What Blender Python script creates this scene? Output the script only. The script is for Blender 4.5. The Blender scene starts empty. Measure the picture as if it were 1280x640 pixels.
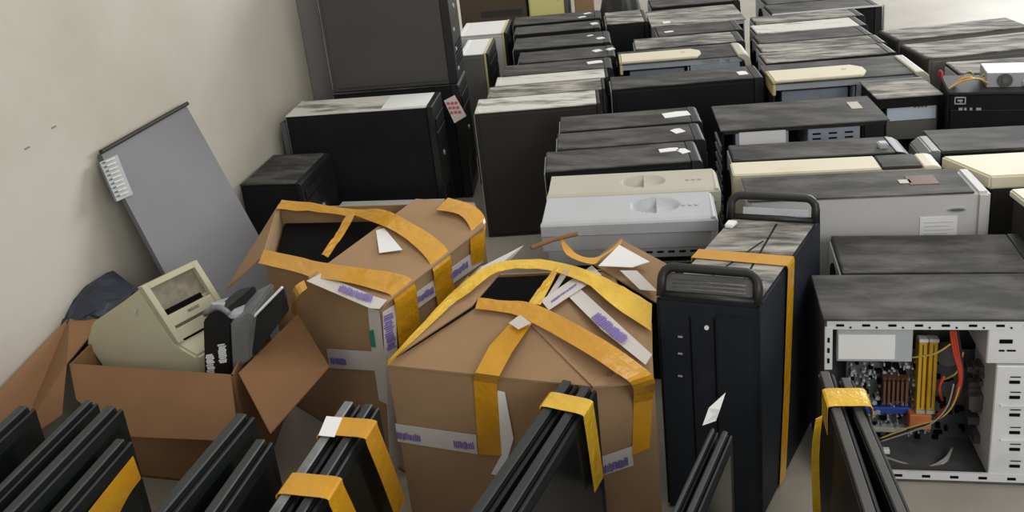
import bpy, bmesh, math, random
from mathutils import Vector, Matrix

S_ = bpy.context.scene
COL = S_.collection
rnd = random.Random(7)

# ------------------------------------------------------------------ camera
cam = bpy.data.cameras.new('camera')
cam.sensor_width = 36.0
cam.lens = 36.0 * 1126.0 / 1280.0
cam.shift_y = -0.125
cam.clip_start = 0.02
camo = bpy.data.objects.new('camera', cam)
COL.objects.link(camo)
camo.matrix_world = Matrix(((0.97196963, 0.02598849, 0.23366563, 0.0),
                            (0.21201619, 0.33264092, -0.91891194, 0.0),
                            (-0.10160789, 0.9426954, 0.31780689, 1.27),
                            (0, 0, 0, 1)))
S_.camera = camo

# ------------------------------------------------------------------ light
world = bpy.data.worlds.new('world')
S_.world = world
world.use_nodes = True
bg = world.node_tree.nodes['Background']
bg.inputs[0].default_value = (1.0, 0.975, 0.93, 1)
bg.inputs[1].default_value = 0.60

def area(name, loc, aim, sx, sy, power, col):
    l = bpy.data.lights.new(name, 'AREA')
    l.shape = 'RECTANGLE'; l.size = sx; l.size_y = sy; l.energy = power; l.color = col
    o = bpy.data.objects.new(name, l)
    COL.objects.link(o)
    o.location = loc
    o.rotation_euler = (Vector(aim) - Vector(loc)).to_track_quat('-Z', 'Y').to_euler()
    return o
area('doorway_daylight', (3.6, 7.6, 2.2), (0.3, 2.6, 0.3), 4.0, 2.6, 260, (0.97, 0.985, 1.0))
area('ceiling_lamp', (0.6, 2.2, 3.3), (0.3, 2.4, 0.0), 1.6, 1.6, 22, (1.0, 0.96, 0.88))
area('front_right_fill', (2.4, -1.9, 2.5), (0.3, 1.8, 0.2), 2.4, 1.6, 62, (1.0, 0.985, 0.95))  # added fill lamp, brightens the faces turned towards the camera

S_.view_settings.view_transform = 'Standard'
S_.view_settings.look = 'None'
S_.view_settings.gamma = 1.0
S_.view_settings.use_curve_mapping = False
S_.view_settings.exposure = 0.0

# ------------------------------------------------------------------ materials
def mat(name, col, rough=0.6, metal=0.0, col2=None, scale=6.0, lo=0.4, hi=0.65, bump=0.0, bscale=60.0,
        stretch=(1, 1, 1), spec=None, coat=0.0, alpha=1.0, rough2=None, world=False):
    m = bpy.data.materials.new(name)
    m.use_nodes = True
    nt = m.node_tree
    b = nt.nodes['Principled BSDF']
    b.inputs['Base Color'].default_value = (*col, 1)
    b.inputs['Roughness'].default_value = rough
    b.inputs['Metallic'].default_value = metal
    if spec is not None: b.inputs['Specular IOR Level'].default_value = spec
    b.inputs['Coat Weight'].default_value = coat
    b.inputs['Alpha'].default_value = alpha
    tc = nt.nodes.new('ShaderNodeTexCoord')
    mp = nt.nodes.new('ShaderNodeMapping')
    mp.inputs['Scale'].default_value = stretch
    if world:                                  # pattern varies from one case to the next
        geo = nt.nodes.new('ShaderNodeNewGeometry')
        nt.links.new(geo.outputs['Position'], mp.inputs['Vector'])
    else:
        nt.links.new(tc.outputs['Object'], mp.inputs['Vector'])
    if col2 is not None:
        n = nt.nodes.new('ShaderNodeTexNoise')
        n.inputs['Scale'].default_value = scale
        n.inputs['Detail'].default_value = 5.0
        n.inputs['Roughness'].default_value = 0.6
        nt.links.new(mp.outputs[0], n.inputs['Vector'])
        r = nt.nodes.new('ShaderNodeMapRange')
        r.inputs['From Min'].default_value = lo
        r.inputs['From Max'].default_value = hi
        nt.links.new(n.outputs['Fac'], r.inputs['Value'])
        mx = nt.nodes.new('ShaderNodeMix')
        mx.data_type = 'RGBA'
        mx.inputs[6].default_value = (*col, 1)
        mx.inputs[7].default_value = (*col2, 1)
        nt.links.new(r.outputs[0], mx.inputs[0])
        nt.links.new(mx.outputs[2], b.inputs['Base Color'])
        if rough2 is not None:
            r2 = nt.nodes.new('ShaderNodeMapRange')
            r2.inputs['To Min'].default_value = rough
            r2.inputs['To Max'].default_value = rough2
            nt.links.new(r.outputs[0], r2.inputs['Value'])
            nt.links.new(r2.outputs[0], b.inputs['Roughness'])
    if bump:
        n2 = nt.nodes.new('ShaderNodeTexNoise')
        n2.inputs['Scale'].default_value = bscale
        n2.inputs['Detail'].default_value = 4.0
        nt.links.new(mp.outputs[0], n2.inputs['Vector'])
        bp = nt.nodes.new('ShaderNodeBump')
        bp.inputs['Strength'].default_value = bump
        bp.inputs['Distance'].default_value = 0.01
        nt.links.new(n2.outputs['Fac'], bp.inputs['Height'])
        nt.links.new(bp.outputs[0], b.inputs['Normal'])
    return m

M = dict(
    wall=mat('painted_plaster', (0.56, 0.535, 0.465), 0.8, col2=(0.43, 0.39, 0.30), scale=1.3, lo=0.45, hi=0.85, bump=0.15, bscale=14),
    pillar=mat('grey_pillar_paint', (0.20, 0.20, 0.195), 0.8, bump=0.1, bscale=20),
    concrete=mat('floor_concrete', (0.40, 0.375, 0.325), 0.5, col2=(0.31, 0.285, 0.24), scale=2.2, lo=0.35, hi=0.7, bump=0.08, bscale=30),
    black=mat('black_painted_steel', (0.008, 0.009, 0.0105), 0.6, spec=0.2, col2=(0.015, 0.0165, 0.018), scale=5, lo=0.4, hi=0.8),
    charcoal=mat('charcoal_painted_steel', (0.030, 0.0285, 0.026), 0.6, spec=0.3, col2=(0.042, 0.040, 0.037), scale=4, lo=0.4, hi=0.8),
    bigcase=mat('dark_grey_painted_steel', (0.062, 0.060, 0.057), 0.5, col2=(0.05, 0.049, 0.047), scale=3, lo=0.4, hi=0.8),
    grey_side=mat('mid_grey_steel', (0.13, 0.127, 0.12), 0.5, col2=(0.16, 0.157, 0.15), scale=3, lo=0.4, hi=0.8),
    pale_side=mat('pale_grey_steel', (0.60, 0.60, 0.595), 0.5, col2=(0.52, 0.52, 0.51), scale=3, lo=0.4, hi=0.8),
    bplastic=mat('black_plastic', (0.012, 0.013, 0.014), 0.42, col2=(0.03, 0.03, 0.03), scale=9, lo=0.5, hi=0.8),
    dust_dark=mat('dusty_black_top', (0.036, 0.036, 0.037), 0.65, spec=0.3, col2=(0.125, 0.12, 0.112), scale=11, lo=0.40, hi=0.68, stretch=(0.7, 2.0, 1), bump=0.05, world=True),
    dust_mid=mat('dusty_grey_top', (0.085, 0.082, 0.078), 0.8, col2=(0.44, 0.42, 0.385), scale=13, lo=0.40, hi=0.62, stretch=(0.55, 2.4, 1), bump=0.05, world=True),
    dust_light=mat('thick_pale_dust_top', (0.66, 0.65, 0.61), 0.85, col2=(0.20, 0.19, 0.18), scale=8, lo=0.53, hi=0.68, stretch=(0.6, 2.4, 1), bump=0.05, world=True),
    silver_pl=mat('silver_plastic', (0.50, 0.52, 0.56), 0.4, metal=0.0, col2=(0.46, 0.46, 0.44), scale=4, lo=0.4, hi=0.7),
    ivory_pl=mat('ivory_plastic', (0.52, 0.50, 0.42), 0.45, col2=(0.48, 0.46, 0.38), scale=5, lo=0.4, hi=0.7),
    cream=mat('cream_plastic', (0.74, 0.70, 0.54), 0.5, col2=(0.62, 0.56, 0.40), scale=5, lo=0.55, hi=0.8),
    yellowed=mat('yellowed_plastic', (0.62, 0.54, 0.26), 0.5),
    printer=mat('aged_beige_plastic', (0.53, 0.51, 0.36), 0.5, col2=(0.46, 0.43, 0.29), scale=5, lo=0.45, hi=0.8, bump=0.03),
    printer_in=mat('printer_inner_plastic', (0.30, 0.27, 0.20), 0.6, col2=(0.20, 0.18, 0.13), scale=25, lo=0.4, hi=0.6),
    zinc=mat('zinc_steel', (0.50, 0.54, 0.58), 0.45, metal=0.3, col2=(0.42, 0.45, 0.48), scale=14, lo=0.4, hi=0.7),
    bluezinc=mat('bluish_zinc_steel', (0.36, 0.42, 0.50), 0.5, metal=0.15, col2=(0.28, 0.33, 0.40), scale=9, lo=0.4, hi=0.7),
    white_st=mat('white_coated_steel', (0.74, 0.76, 0.78), 0.45, metal=0.1, col2=(0.60, 0.62, 0.64), scale=10, lo=0.5, hi=0.8),
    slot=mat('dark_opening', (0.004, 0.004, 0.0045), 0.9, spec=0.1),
    inner=mat('dusty_case_inside', (0.10, 0.10, 0.105), 0.7, col2=(0.055, 0.055, 0.06), scale=12, lo=0.4, hi=0.65),
    label=mat('white_paper_label', (0.86, 0.87, 0.88), 0.6),
    plabel=mat('pink_tinted_label', (0.66, 0.58, 0.56), 0.6),
    blabel=mat('blue_tinted_label', (0.60, 0.68, 0.80), 0.5),
    ink=mat('dark_ink', (0.03, 0.03, 0.03), 0.6),
    redink=mat('red_ink', (0.45, 0.12, 0.13), 0.6),
    purple=mat('purple_ink', (0.20, 0.14, 0.42), 0.6),
    card=mat('corrugated_cardboard', (0.36, 0.225, 0.12), 0.8, col2=(0.30, 0.185, 0.095), scale=4, lo=0.4, hi=0.7, bump=0.12, bscale=22),
    card_d=mat('brown_cardboard', (0.26, 0.135, 0.06), 0.8, col2=(0.215, 0.11, 0.048), scale=4, lo=0.4, hi=0.7, bump=0.12, bscale=22),
    tape=mat('amber_packing_tape', (0.66, 0.33, 0.015), 0.22, col2=(0.55, 0.25, 0.01), scale=8, lo=0.4, hi=0.7, bump=0.35, bscale=40, coat=0.4),
    ytape=mat('yellow_packing_tape', (0.82, 0.52, 0.03), 0.2, col2=(0.68, 0.38, 0.02), scale=12, lo=0.4, hi=0.7, bump=0.5, bscale=45, coat=0.5),
    wtape=mat('white_printed_tape', (0.62, 0.59, 0.56), 0.35, bump=0.15, bscale=40),
    mon=mat('monitor_black_plastic', (0.006, 0.009, 0.009), 0.45, spec=0.35, col2=(0.015, 0.018, 0.018), scale=7, lo=0.4, hi=0.8),
    mon_e=mat('monitor_edge_plastic', (0.028, 0.033, 0.034), 0.42, col2=(0.018, 0.022, 0.023), scale=16, lo=0.4, hi=0.7, stretch=(0.4, 2, 2)),
    mon_p=mat('worn_pale_edge_plastic', (0.20, 0.21, 0.215), 0.45, col2=(0.10, 0.105, 0.11), scale=16, lo=0.4, hi=0.7),
    mon_b=mat('brownish_grey_edge', (0.060, 0.055, 0.048), 0.5, col2=(0.042, 0.039, 0.035), scale=16, lo=0.4, hi=0.7, stretch=(0.4, 2, 2)),
    screen=mat('dark_screen_glass', (0.008, 0.010, 0.010), 0.15),
    navy=mat('navy_plastic_sheet', (0.018, 0.022, 0.040), 0.35, col2=(0.032, 0.038, 0.058), scale=6, lo=0.4, hi=0.7, bump=0.4, bscale=12),
    panel=mat('grey_sheet_metal', (0.13, 0.127, 0.135), 0.5, col2=(0.105, 0.10, 0.106), scale=2, lo=0.3, hi=0.7),
    tsteel=mat('navy_black_steel', (0.011, 0.015, 0.022), 0.55, spec=0.3, col2=(0.035, 0.040, 0.050), scale=7, lo=0.55, hi=0.85, stretch=(1, 1, 0.6)),
    pcb=mat('circuit_board', (0.05, 0.065, 0.06), 0.5, col2=(0.10, 0.10, 0.11), scale=20, lo=0.4, hi=0.65),
    comp=mat('silver_components', (0.55, 0.57, 0.60), 0.4, metal=0.4),
    chipb=mat('brown_heatsink', (0.14, 0.065, 0.04), 0.5),
    blue=mat('blue_slot_plastic', (0.03, 0.07, 0.33), 0.4),
    orange=mat('orange_connector', (0.62, 0.20, 0.06), 0.5),
    ram=mat('yellow_memory_slot', (0.78, 0.46, 0.02), 0.4),
    wr=mat('red_wire', (0.55, 0.06, 0.03), 0.4), wy=mat('yellow_wire', (0.55, 0.42, 0.08), 0.4),
    wg=mat('grey_wire', (0.36, 0.34, 0.30), 0.5), wk=mat('black_wire', (0.02, 0.02, 0.02), 0.5),
    card_x=mat('dark_brown_cardboard', (0.085, 0.06, 0.042), 0.8), scuffm=mat('scuff_mark', (0.25, 0.23, 0.2), 0.8), bagb=mat('black_sack_plastic', (0.03, 0.03, 0.032), 0.5),
    yellow=mat('yellow_box_paint', (0.82, 0.76, 0.30), 0.5), teal=mat('green_tape_scrap', (0.02, 0.25, 0.18), 0.4),
    toner=mat('toner_grey_plastic', (0.20, 0.21, 0.22), 0.35, col2=(0.14, 0.145, 0.15), scale=9), tonerl=mat('toner_silver_plate', (0.38, 0.39, 0.42), 0.35),
    red=mat('red_plastic', (0.5, 0.05, 0.05), 0.5), plug=mat('white_plug_plastic', (0.82, 0.82, 0.80), 0.4),
)

# ------------------------------------------------------------------ mesh helpers
class MB:
    def __init__(s): s.bm = bmesh.new()
    def _merge(s, t):
        me = bpy.data.meshes.new('tmp'); t.to_mesh(me); t.free(); s.bm.from_mesh(me); bpy.data.meshes.remove(me)
    def box(s, x0, x1, y0, y1, z0, z1, bev=0.0, seg=2):
        t = bmesh.new(); bmesh.ops.create_cube(t, size=1)
        for v in t.verts:
            v.co = Vector((x0 + (x1-x0)*(v.co.x+.5), y0 + (y1-y0)*(v.co.y+.5), z0 + (z1-z0)*(v.co.z+.5)))
        if bev: bmesh.ops.bevel(t, geom=t.edges[:], offset=bev, segments=seg, affect='EDGES')
        s._merge(t); return s
    def extr(s, pts, vec, bev=0.0, seg=2):          # any flat polygon pushed along vec
        t = bmesh.new(); vec = Vector(vec)
        a = [t.verts.new(Vector(p)) for p in pts]; b = [t.verts.new(Vector(p)+vec) for p in pts]
        n = len(pts)
        t.faces.new(a); t.faces.new(b[::-1])
        for i in range(n): t.faces.new((a[i], b[i], b[(i+1) % n], a[(i+1) % n]))
        bmesh.ops.recalc_face_normals(t, faces=t.faces[:])
        if bev: bmesh.ops.bevel(t, geom=t.edges[:], offset=bev, segments=seg, affect='EDGES')
        s._merge(t); return s
    def slab(s, pts, th, bev=0.0):                  # polygon with thickness along its normal
        p = [Vector(q) for q in pts]; n = Vector((0, 0, 0))
        for i in range(len(p)): n += (p[i]-p[0]).cross(p[(i+1) % len(p)]-p[0])
        return s.extr(p, n.normalized()*th, bev)
    def tube(s, pts, r, seg=8, closed=False):
        p = [Vector(q) for q in pts]; t = bmesh.new(); rings = []; n = len(p)
        for i in range(n):
            a = p[(i-1) % n] if (closed or i > 0) else p[i]; b = p[(i+1) % n] if (closed or i < n-1) else p[i]
            d = (b-a).normalized(); u = d.cross(Vector((0, 0, 1)))
            if u.length < .05: u = d.cross(Vector((0, 1, 0)))
            u.normalize(); w = d.cross(u)
            rings.append([t.verts.new(p[i]+r*(math.cos(k*2*math.pi/seg)*u+math.sin(k*2*math.pi/seg)*w)) for k in range(seg)])
        for i in range(n if closed else n-1):
            A, B = rings[i], rings[(i+1) % n]
            for k in range(seg): t.faces.new((A[k], A[(k+1) % seg], B[(k+1) % seg], B[k]))
        if not closed: t.faces.new(rings[0][::-1]); t.faces.new(rings[-1])
        bmesh.ops.recalc_face_normals(t, faces=t.faces[:])
        s._merge(t); return s
    def disc(s, c, axis, r, th, seg=24, r2=None):   # short cylinder, centre c
        z = Vector(axis).normalized(); u = z.orthogonal().normalized(); w = z.cross(u); c = Vector(c)
        ring = lambda R, o: [c + z*o + R*(math.cos(k*2*math.pi/seg)*u + math.sin(k*2*math.pi/seg)*w) for k in range(seg)]
        t = bmesh.new(); a = [t.verts.new(q) for q in ring(r, 0)]; b = [t.verts.new(q) for q in ring(r2 or r, th)]
        t.faces.new(a[::-1]); t.faces.new(b)
        for k in range(seg): t.faces.new((a[k], a[(k+1) % seg], b[(k+1) % seg], b[k]))
        bmesh.ops.recalc_face_normals(t, faces=t.faces[:])
        s._merge(t); return s
    def xform(s, mx): s.bm.transform(mx); return s
    def build(s, name, m, parent=None, smooth=False):
        me = bpy.data.meshes.new(name); s.bm.to_mesh(me); s.bm.free()
        me.materials.append(M[m] if isinstance(m, str) else m)
        if smooth:
            for p in me.polygons: p.use_smooth = True
        o = bpy.data.objects.new(name, me); COL.objects.link(o)
        if parent: o.parent = parent
        return o

def catmull(p, n=5):
    p = [Vector(q) for q in p]; out = []
    for i in range(len(p)-1):
        a = p[max(i-1, 0)]; b = p[i]; c = p[i+1]; d = p[min(i+2, len(p)-1)]
        for k in range(n):
            t = k/n
            out.append(.5*((2*b)+(c-a)*t+(2*a-5*b+4*c-d)*t*t+(3*b-a-3*c+d)*t**3))
    out.append(p[-1]); return out

def ribbon(name, pairs, m, parent=None, origin=(0, 0, 0), smooth=True, n=4, th=0.0008, jit=0.0):
    a = [q[0] for q in pairs]; b = [q[1] for q in pairs]
    if smooth and len(a) > 2: a = catmull(a, n); b = catmull(b, n)
    a = [Vector(q)-Vector(origin) for q in a]; b = [Vector(q)-Vector(origin) for q in b]
    mb = MB(); t = bmesh.new(); rows = []
    for p, q in zip(a, b):
        row = []
        for k in range(4):
            v = p.lerp(q, k/3)
            if jit: v = v + Vector((0, 0, rnd.uniform(0, jit)))
            row.append(v)
        rows.append(row)
    top = [[t.verts.new(v) for v in r] for r in rows]
    for i in range(len(rows)-1):
        for k in range(3): t.faces.new((top[i][k], top[i][k+1], top[i+1][k+1], top[i+1][k]))
    t.normal_update()
    geo = bmesh.ops.solidify(t, geom=t.faces[:], thickness=th)
    bmesh.ops.recalc_face_normals(t, faces=t.faces[:])
    mb._merge(t)
    return mb.build(name, m, parent)

def tag(o, label, cat, group=None):
    o['label'] = label; o['category'] = cat
    if group: o['group'] = group
    return o
def thing(name, label, cat, loc, yaw=0.0, group=None, rot=None):
    o = bpy.data.objects.new(name, None); COL.objects.link(o)
    o.empty_display_size = .05
    o.location = loc; o.rotation_euler = rot if rot else (0, 0, math.radians(yaw))
    return tag(o, label, cat, group)
def struct(name, mb, m, parent=None):
    o = mb.build(name, m, parent)
    if not parent: o['kind'] = 'structure'
    return o

def marks(name, a, b, up, parent, origin=(0, 0, 0), n=9, h=1.0, m='purple', th=0.0006, seed=1):
    """row of small printed strokes from a to b, 'up' = stroke direction and height"""
    r = random.Random(seed); a = Vector(a)-Vector(origin); b = Vector(b)-Vector(origin); up = Vector(up)
    d = (b-a); nrm = d.cross(up).normalized()*th; mb = MB()
    k = n*2
    for i in range(k):
        p = a + d*(i/k); q = a + d*((i+r.uniform(.55, .85))/k); lo = r.uniform(0, .15); hi = h*r.uniform(.75, 1.0)
        mb.extr([p+up*lo, q+up*lo, q+up*hi, p+up*hi], nrm)
    return mb.build(name, m, parent)


# survey helpers: a sight line of the reference photograph met with a real plane of the room
SV_R = Matrix(((0.97196963, 0.02598849, 0.23366563), (0.21201619, 0.33264092, -0.91891194), (-0.10160789, 0.9426954, 0.31780689)))
SV_C = Vector((0, 0, 1.27))
def sv(px, py, p0, n):
    d = SV_R @ Vector((px-640, 160-py, -1126)); n = Vector(n)
    return SV_C + d*((Vector(p0)-SV_C).dot(n)/d.dot(n))
def P(px, py, z): return tuple(sv(px, py, (0, 0, z), (0, 0, 1)))
def PX(px, py, x): return tuple(sv(px, py, (x, 0, 0), (1, 0, 0)))
def PY(px, py, y): return tuple(sv(px, py, (0, y, 0), (0, 1, 0)))
def LV(name, px, py, dep=0.0):
    x, y, yaw = globals()[name]; a = math.radians(yaw)
    u = Vector((math.cos(a), math.sin(a), 0)); v = Vector((-math.sin(a), math.cos(a), 0)); o = Vector((x, y, 0))+v*dep
    q = sv(px, py, o, v); return ((q-o).dot(u), q.z)

# ------------------------------------------------------------------ room
struct('floor', MB().box(-1.6, 6, -2, 10, -.1, 0), 'concrete')
struct('wall_left', MB().box(-1.7, -1.5, -2, 10, 0, 3.4), 'wall')
struct('trim_1', MB().box(-1.4995, -1.40, 2.96, 3.45, 0, 3.4, .004), 'pillar')
scuff = MB()
for c in ((-1.5,1.6711,0.7236), (-1.5,1.5794,0.7074)):
    scuff.box(-1.5, -1.4992, c[1]-.008, c[1]+.008, c[2]-.002, c[2]+.002)
s = scuff.build('wall_scuff', 'scuffm', bpy.data.objects['wall_left'])

# ------------------------------------------------------------------ computer towers
def rear(root, x, w, h, out, m='zinc'):
    s_ = -1 if out < 0 else 1
    a, b = (x, x+.003*s_)
    MB().box(min(a, b), max(a, b), .008, w-.008, .01, h-.01).build('rear_panel', m, root)
    g = MB().disc((x+.003*s_, w/2, h*.80), (s_, 0, 0), min(w*.36, .045), .003, 20).build('fan_grille', 'slot', root)
    c = MB()
    for k in range(4):
        z = h*.12 + k*.022
        c.box(min(x, x+.006*s_), max(x, x+.006*s_), .025, w-.03, z, z+.014)
    c.build('slot_cover', 'comp', root)
    MB().box(min(x, x+.009*s_), max(x, x+.009*s_), .02, .055, h*.42, h*.64, .002).build('port_cluster', 'slot', root)

def bezel(root, x, w, h, d, sgn, m, rad=.02, over=.002):
    """moulded front; sgn = direction it faces along x"""
    r = rad; pts = []
    prof = [(0, 0), (d-.004, 0), (d, .01), (d, h*.5), (d-.003, h-r)]
    for k in range(5):
        a = k/4*math.pi/2; prof.append((d-.003-r+r*math.cos(a), h-r+r*math.sin(a)+over))
    prof.append((0, h+over))
    o = MB().extr([(x+sgn*px_, -over*.5, z) for px_, z in prof], (0, w+over, 0), .0015, 1).build('front_bezel', m, root)
    X = x+sgn*d
    for k in range(2):
        MB().box(min(X-.001, X+.002*sgn), max(X-.001, X+.002*sgn), .016, w-.016, h*(.80-.115*k), h*(.89-.115*k), .001, 1).build('drive_door', m, o)
    MB().disc((X-.0005*sgn, w/2, h*.56), (sgn, 0, 0), .009, .003, 16).build('power_button', 'comp', o)
    v = MB()
    for k in range(6): v.box(min(X-.001, X+.0012*sgn), max(X-.001, X+.0012*sgn), .03, w-.03, h*.12+k*.014, h*.12+k*.014+.005)
    v.build('air_slots', 'slot', o)
    return o

def tower(label, fr, L, w, h, group=None, z0=0.0, shell='black', top='dust_dark', bez='bplastic', bd=.032,
          sgn=1, stickers=(), rad=.012, rough_edge=True, cat='computer case', lip=True):
    x, y, yaw = fr
    root = thing('computer_tower', label, cat, (x, y, z0), yaw, group)
    x0, x1 = (0.004, L-bd) if sgn > 0 else (bd, L-.004)
    MB().box(x0, x1, 0.0015, w, 0, h-.002, .0025, 1).build('shell', shell, root)
    MB().box(x0+.012, x1-.004, -.0015, .004, .014, h-.012, .001, 1).build('side_panel', shell, root)
    p = MB().box(x0+.001, x1-.002, 0.0, w-.001, h-.003, h+.0015, .001, 1)
    if rough_edge: p.box(x0+.004, x0+.016, .004, w-.005, h+.001, h+.003)   # folded rear lip
    p.build('top_panel', top, root)
    bezel(root, x1-.0005*sgn if sgn > 0 else x0+.0005, w, h, bd, sgn, bez, rad)
    rear(root, x0 if sgn > 0 else x1, w, h, -sgn)
    for st in stickers:
        u, v, su, sv = st[:4]
        c = math.radians(st[4] if len(st) > 4 else rnd.uniform(-25, 25))
        mm = st[5] if len(st) > 5 else 'label'
        pts = [(u+a*math.cos(c)-b*math.sin(c), v+a*math.sin(c)+b*math.cos(c), h+.0016) for a, b in ((-su/2, -sv/2), (su/2, -sv/2), (su/2, sv*.35), (su*.1, sv/2), (-su/2, sv*.4))]
        MB().extr(pts, (0, 0, .0015 if u < x1 else .004)).build('sticker', mm, root)
    return root

GB = 'dark towers in the column beside the big black case'
B1 = (-0.7759,2.5765,9)
tower('tall charcoal tower with pale dusty top and full side visible, first of its column', B1, .400, .143, .43, GB, shell='charcoal', top='dust_light', bez='charcoal', bd=.012, rad=.004)
B2 = (-0.7733,2.7333,9)
tower('slim tower with brownish dust on top, directly behind the full-side charcoal tower', B2, .395, .12, .43, GB, shell='charcoal', top='dust_mid', bez='charcoal', bd=.012, rad=.004)
B3 = (-0.7787,2.8698,9)
tower('slim tower with a pale dusty top, third in the column behind the charcoal tower', B3, .395, .105, .43, GB, shell='charcoal', top='dust_light', bez='charcoal', bd=.012, rad=.004)
B4 = (-0.7803,2.9873,9)
tower('dark tower with a broad white torn sticker on its right end, fourth in its column', B4, .40, .14, .43, GB, stickers=((.335, .085, .055, .035, 10),), rad=.012)
B5 = (-0.7574,3.1534,9)
tower('dark tower with two small white stickers side by side, fifth in its column', B5, .370, .16, .43, GB, stickers=((.30, .09, .032, .032, 30), (.35, .09, .03, .022, 35)), rad=.012)
B6 = (-0.8216,3.3642,9)
tower('dark dusty tower with one bright sticker near its rounded corner, sixth in its column', B6, .395, .19, .43, GB, stickers=((.35, .07, .03, .03, 20), (.31, .13, .025, .015, 25)), rad=.014)
B7 = (-0.8756,3.6273,9)
tower('dark tower with a single small sticker, seventh in the column under the yellow box', B7, .375, .14, .43, GB, stickers=((.345, .07, .03, .03, 20),), rad=.012)
B8 = (-0.92,3.8152,9)
tower('farthest dark tower of the column in front of the yellow box, two sticker scraps', B8, .40, .16, .43, GB, stickers=((.31, .04, .035, .02, 25), (.335, .11, .035, .02, 30)), rad=.012)

GA = 'black towers with sticker scraps behind the silver cases'
A3 = (-0.4602,2.0807,9)
tower('black tower with two white scraps on top, just behind the ivory case', A3, .405, .14, .43, GA, stickers=((.325, .085, .05, .025, 5), (.36, .07, .025, .035, 25)), rad=.014, shell='black')
A4 = (-0.4555,2.2347,9)
tower('black tower with one white scrap, middle of the three behind the ivory case', A4, .405, .13, .43, GA, stickers=((.335, .075, .03, .035, 25),), rad=.014)
A5 = (-0.4716,2.3831,9)
tower('black tower with one large torn white sticker, rearmost of three behind ivory case', A5, .41, .13, .43, GA, stickers=((.34, .07, .075, .045, 8),), rad=.014)

GC = 'cases in the middle column at the back'
C1 = (-0.3677,2.7821,9)
tower('long blue-black case with a small square sticker at its right end, mid column', C1, .49, .14, .43, GC, shell='black', top='dust_dark', stickers=((.43, .06, .03, .04, 5),), rad=.008)
G_ = (-0.4944,3.732,9)
tower('small dark case with dusty brown top between two columns near the yellow box', G_, .185, .24, .43, shell='black', top='dust_mid', bd=.02)

GD = 'dusty cases in the back right column'
D2 = (0.1236,3.0231,9)
tower('dusty grey-topped case right behind the cream-covered open case, second in its column', D2, .435, .125, .43, GD, top='dust_mid')
D3 = (0.1189,3.16,9)
tower('dusty case with streaky brown top, third in the back right column', D3, .43, .113, .43, GD, top='dust_mid')
D4 = (0.1129,3.2855,9)
tower('dusty case with darker streaked top, fourth in the back right column', D4, .41, .13, .43, GD, top='dust_dark')
D5 = (0.1097,3.4327,9)
tower('case with a pale band of dust on top, fifth in the back right column', D5, .415, .14, .43, GD, top='dust_light')
D6 = (0.1123,3.5912,9)
tower('dusty grey case, sixth in the back right column before the metal-framed one', D6, .425, .13, .43, GD, top='dust_mid')
D8 = (0.1714,3.9545,9)
tower('farthest case of the back right column, dark with white scraps on top', D8, .44, .25, .43, GD, top='dust_dark', stickers=((.30, .06, .05, .04, 10), (.35, .10, .04, .03, 20)))

GE = 'pair of grey-sided towers by the open floor'
E1 = (0.6141,2.9922,14)
tower('grey-sided tower with rounded left corner standing at the far right edge, nearer of two', E1, .47, .19, .43, GE, shell='grey_side', top='dust_mid', sgn=-1, bez='charcoal', rad=.008, bd=.012)
E2 = (0.5677,3.2423,14)
tower('dusty-topped tower by the bare floor at far right, farther of two', E2, .47, .15, .43, GE, shell='grey_side', top='dust_mid', sgn=-1, bez='charcoal', rad=.008, bd=.012)

# white towers at the far left of the rows: their long sides run into the depth
GF = 'white towers beside the big dark case'
F2 = (-1.0318,3.3152,7)
tower('white-topped tower with grey face beside the big dark case, nearer of two', F2, .125, .26, .43, GF, shell='grey_side', top='label', bez='bplastic', bd=.018, rad=.006)
for o_, x_, w_ in ((COL.objects['computer_tower.021'], .104, .26),): MB().box(x_, x_+.008, -.004, w_, .25, .434, .001, 1).build('yellowed_edge', 'yellowed', o_)
F1 = (-1.1294,3.6516,7)
tower('white-topped tower, farther of two beside the big dark case', F1, .22, .26, .43, GF, shell='pale_side', top='label', bez='bplastic', bd=.02, rad=.006)
MB().box(.196, .204, -.004, .26, .25, .434, .001, 1).build('yellowed_edge', 'yellowed', COL.objects['computer_tower.022'])

# the large cases at left
X1 = (-1.4362,2.6047,6.5)
x1 = tower('black case with pale dusty top and pink-white label on its right end, by the wall', X1, .506, .165, .43, None, shell='black', top='dust_light', bez='bplastic', bd=.022, rad=.006)
MB().box(.33, .48, .012, .155, .4315, .4325).build('sticker', 'label', x1)
qa = (0.5388,0.4384)
qb = (0.5756,0.455)
qc = (0.6067,0.3811)
qd = (0.5637,0.3589)
MB().extr([(q_[0], .03, q_[1]) for q_ in (qa, qb, qc, qd)], (0, .0015, 0)).build('asset_label', 'plabel', x1)
q = ((qa[0]+qc[0])/2, (qa[1]+qc[1])/2)
lm = MB()
for k in range(3):
    for j in range(3): lm.box(q[0]-.018+j*.013+k*-.004, q[0]-.008+j*.013-k*.004, .0288, .030, q[1]-.018+k*.016, q[1]-.009+k*.016)
lm.build('label_print', 'redink', x1)
X0b = (-1.367,2.8464,8)
tower('dark case under the big dark case, mostly hidden behind the black case', X0b, .46, .19, .43, 'stacked dark cases by the pillar', shell='black')
x0 = tower('big dark grey case standing on another case beside the pillar, top out of frame', (X0b[0]+.001, X0b[1]+.002, X0b[2]), .455, .19, .46, 'stacked dark cases by the pillar', z0=.434, shell='bigcase', top='dust_dark', bez='bplastic', bd=.03)
c = (0.1759,0.6251)
em = MB()
for k in range(7): em.box(c[0]-.05+k*.013, c[0]-.042+k*.013+.004, -.0022, 0, c[1]-.434-.006+.001*k, c[1]-.434+.002+.001*k, .0008, 1)
em.box(c[0]-.02, c[0]+.005, -.0022, 0, c[1]-.434+.004, c[1]-.434+.016, .0008, 1)
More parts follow.
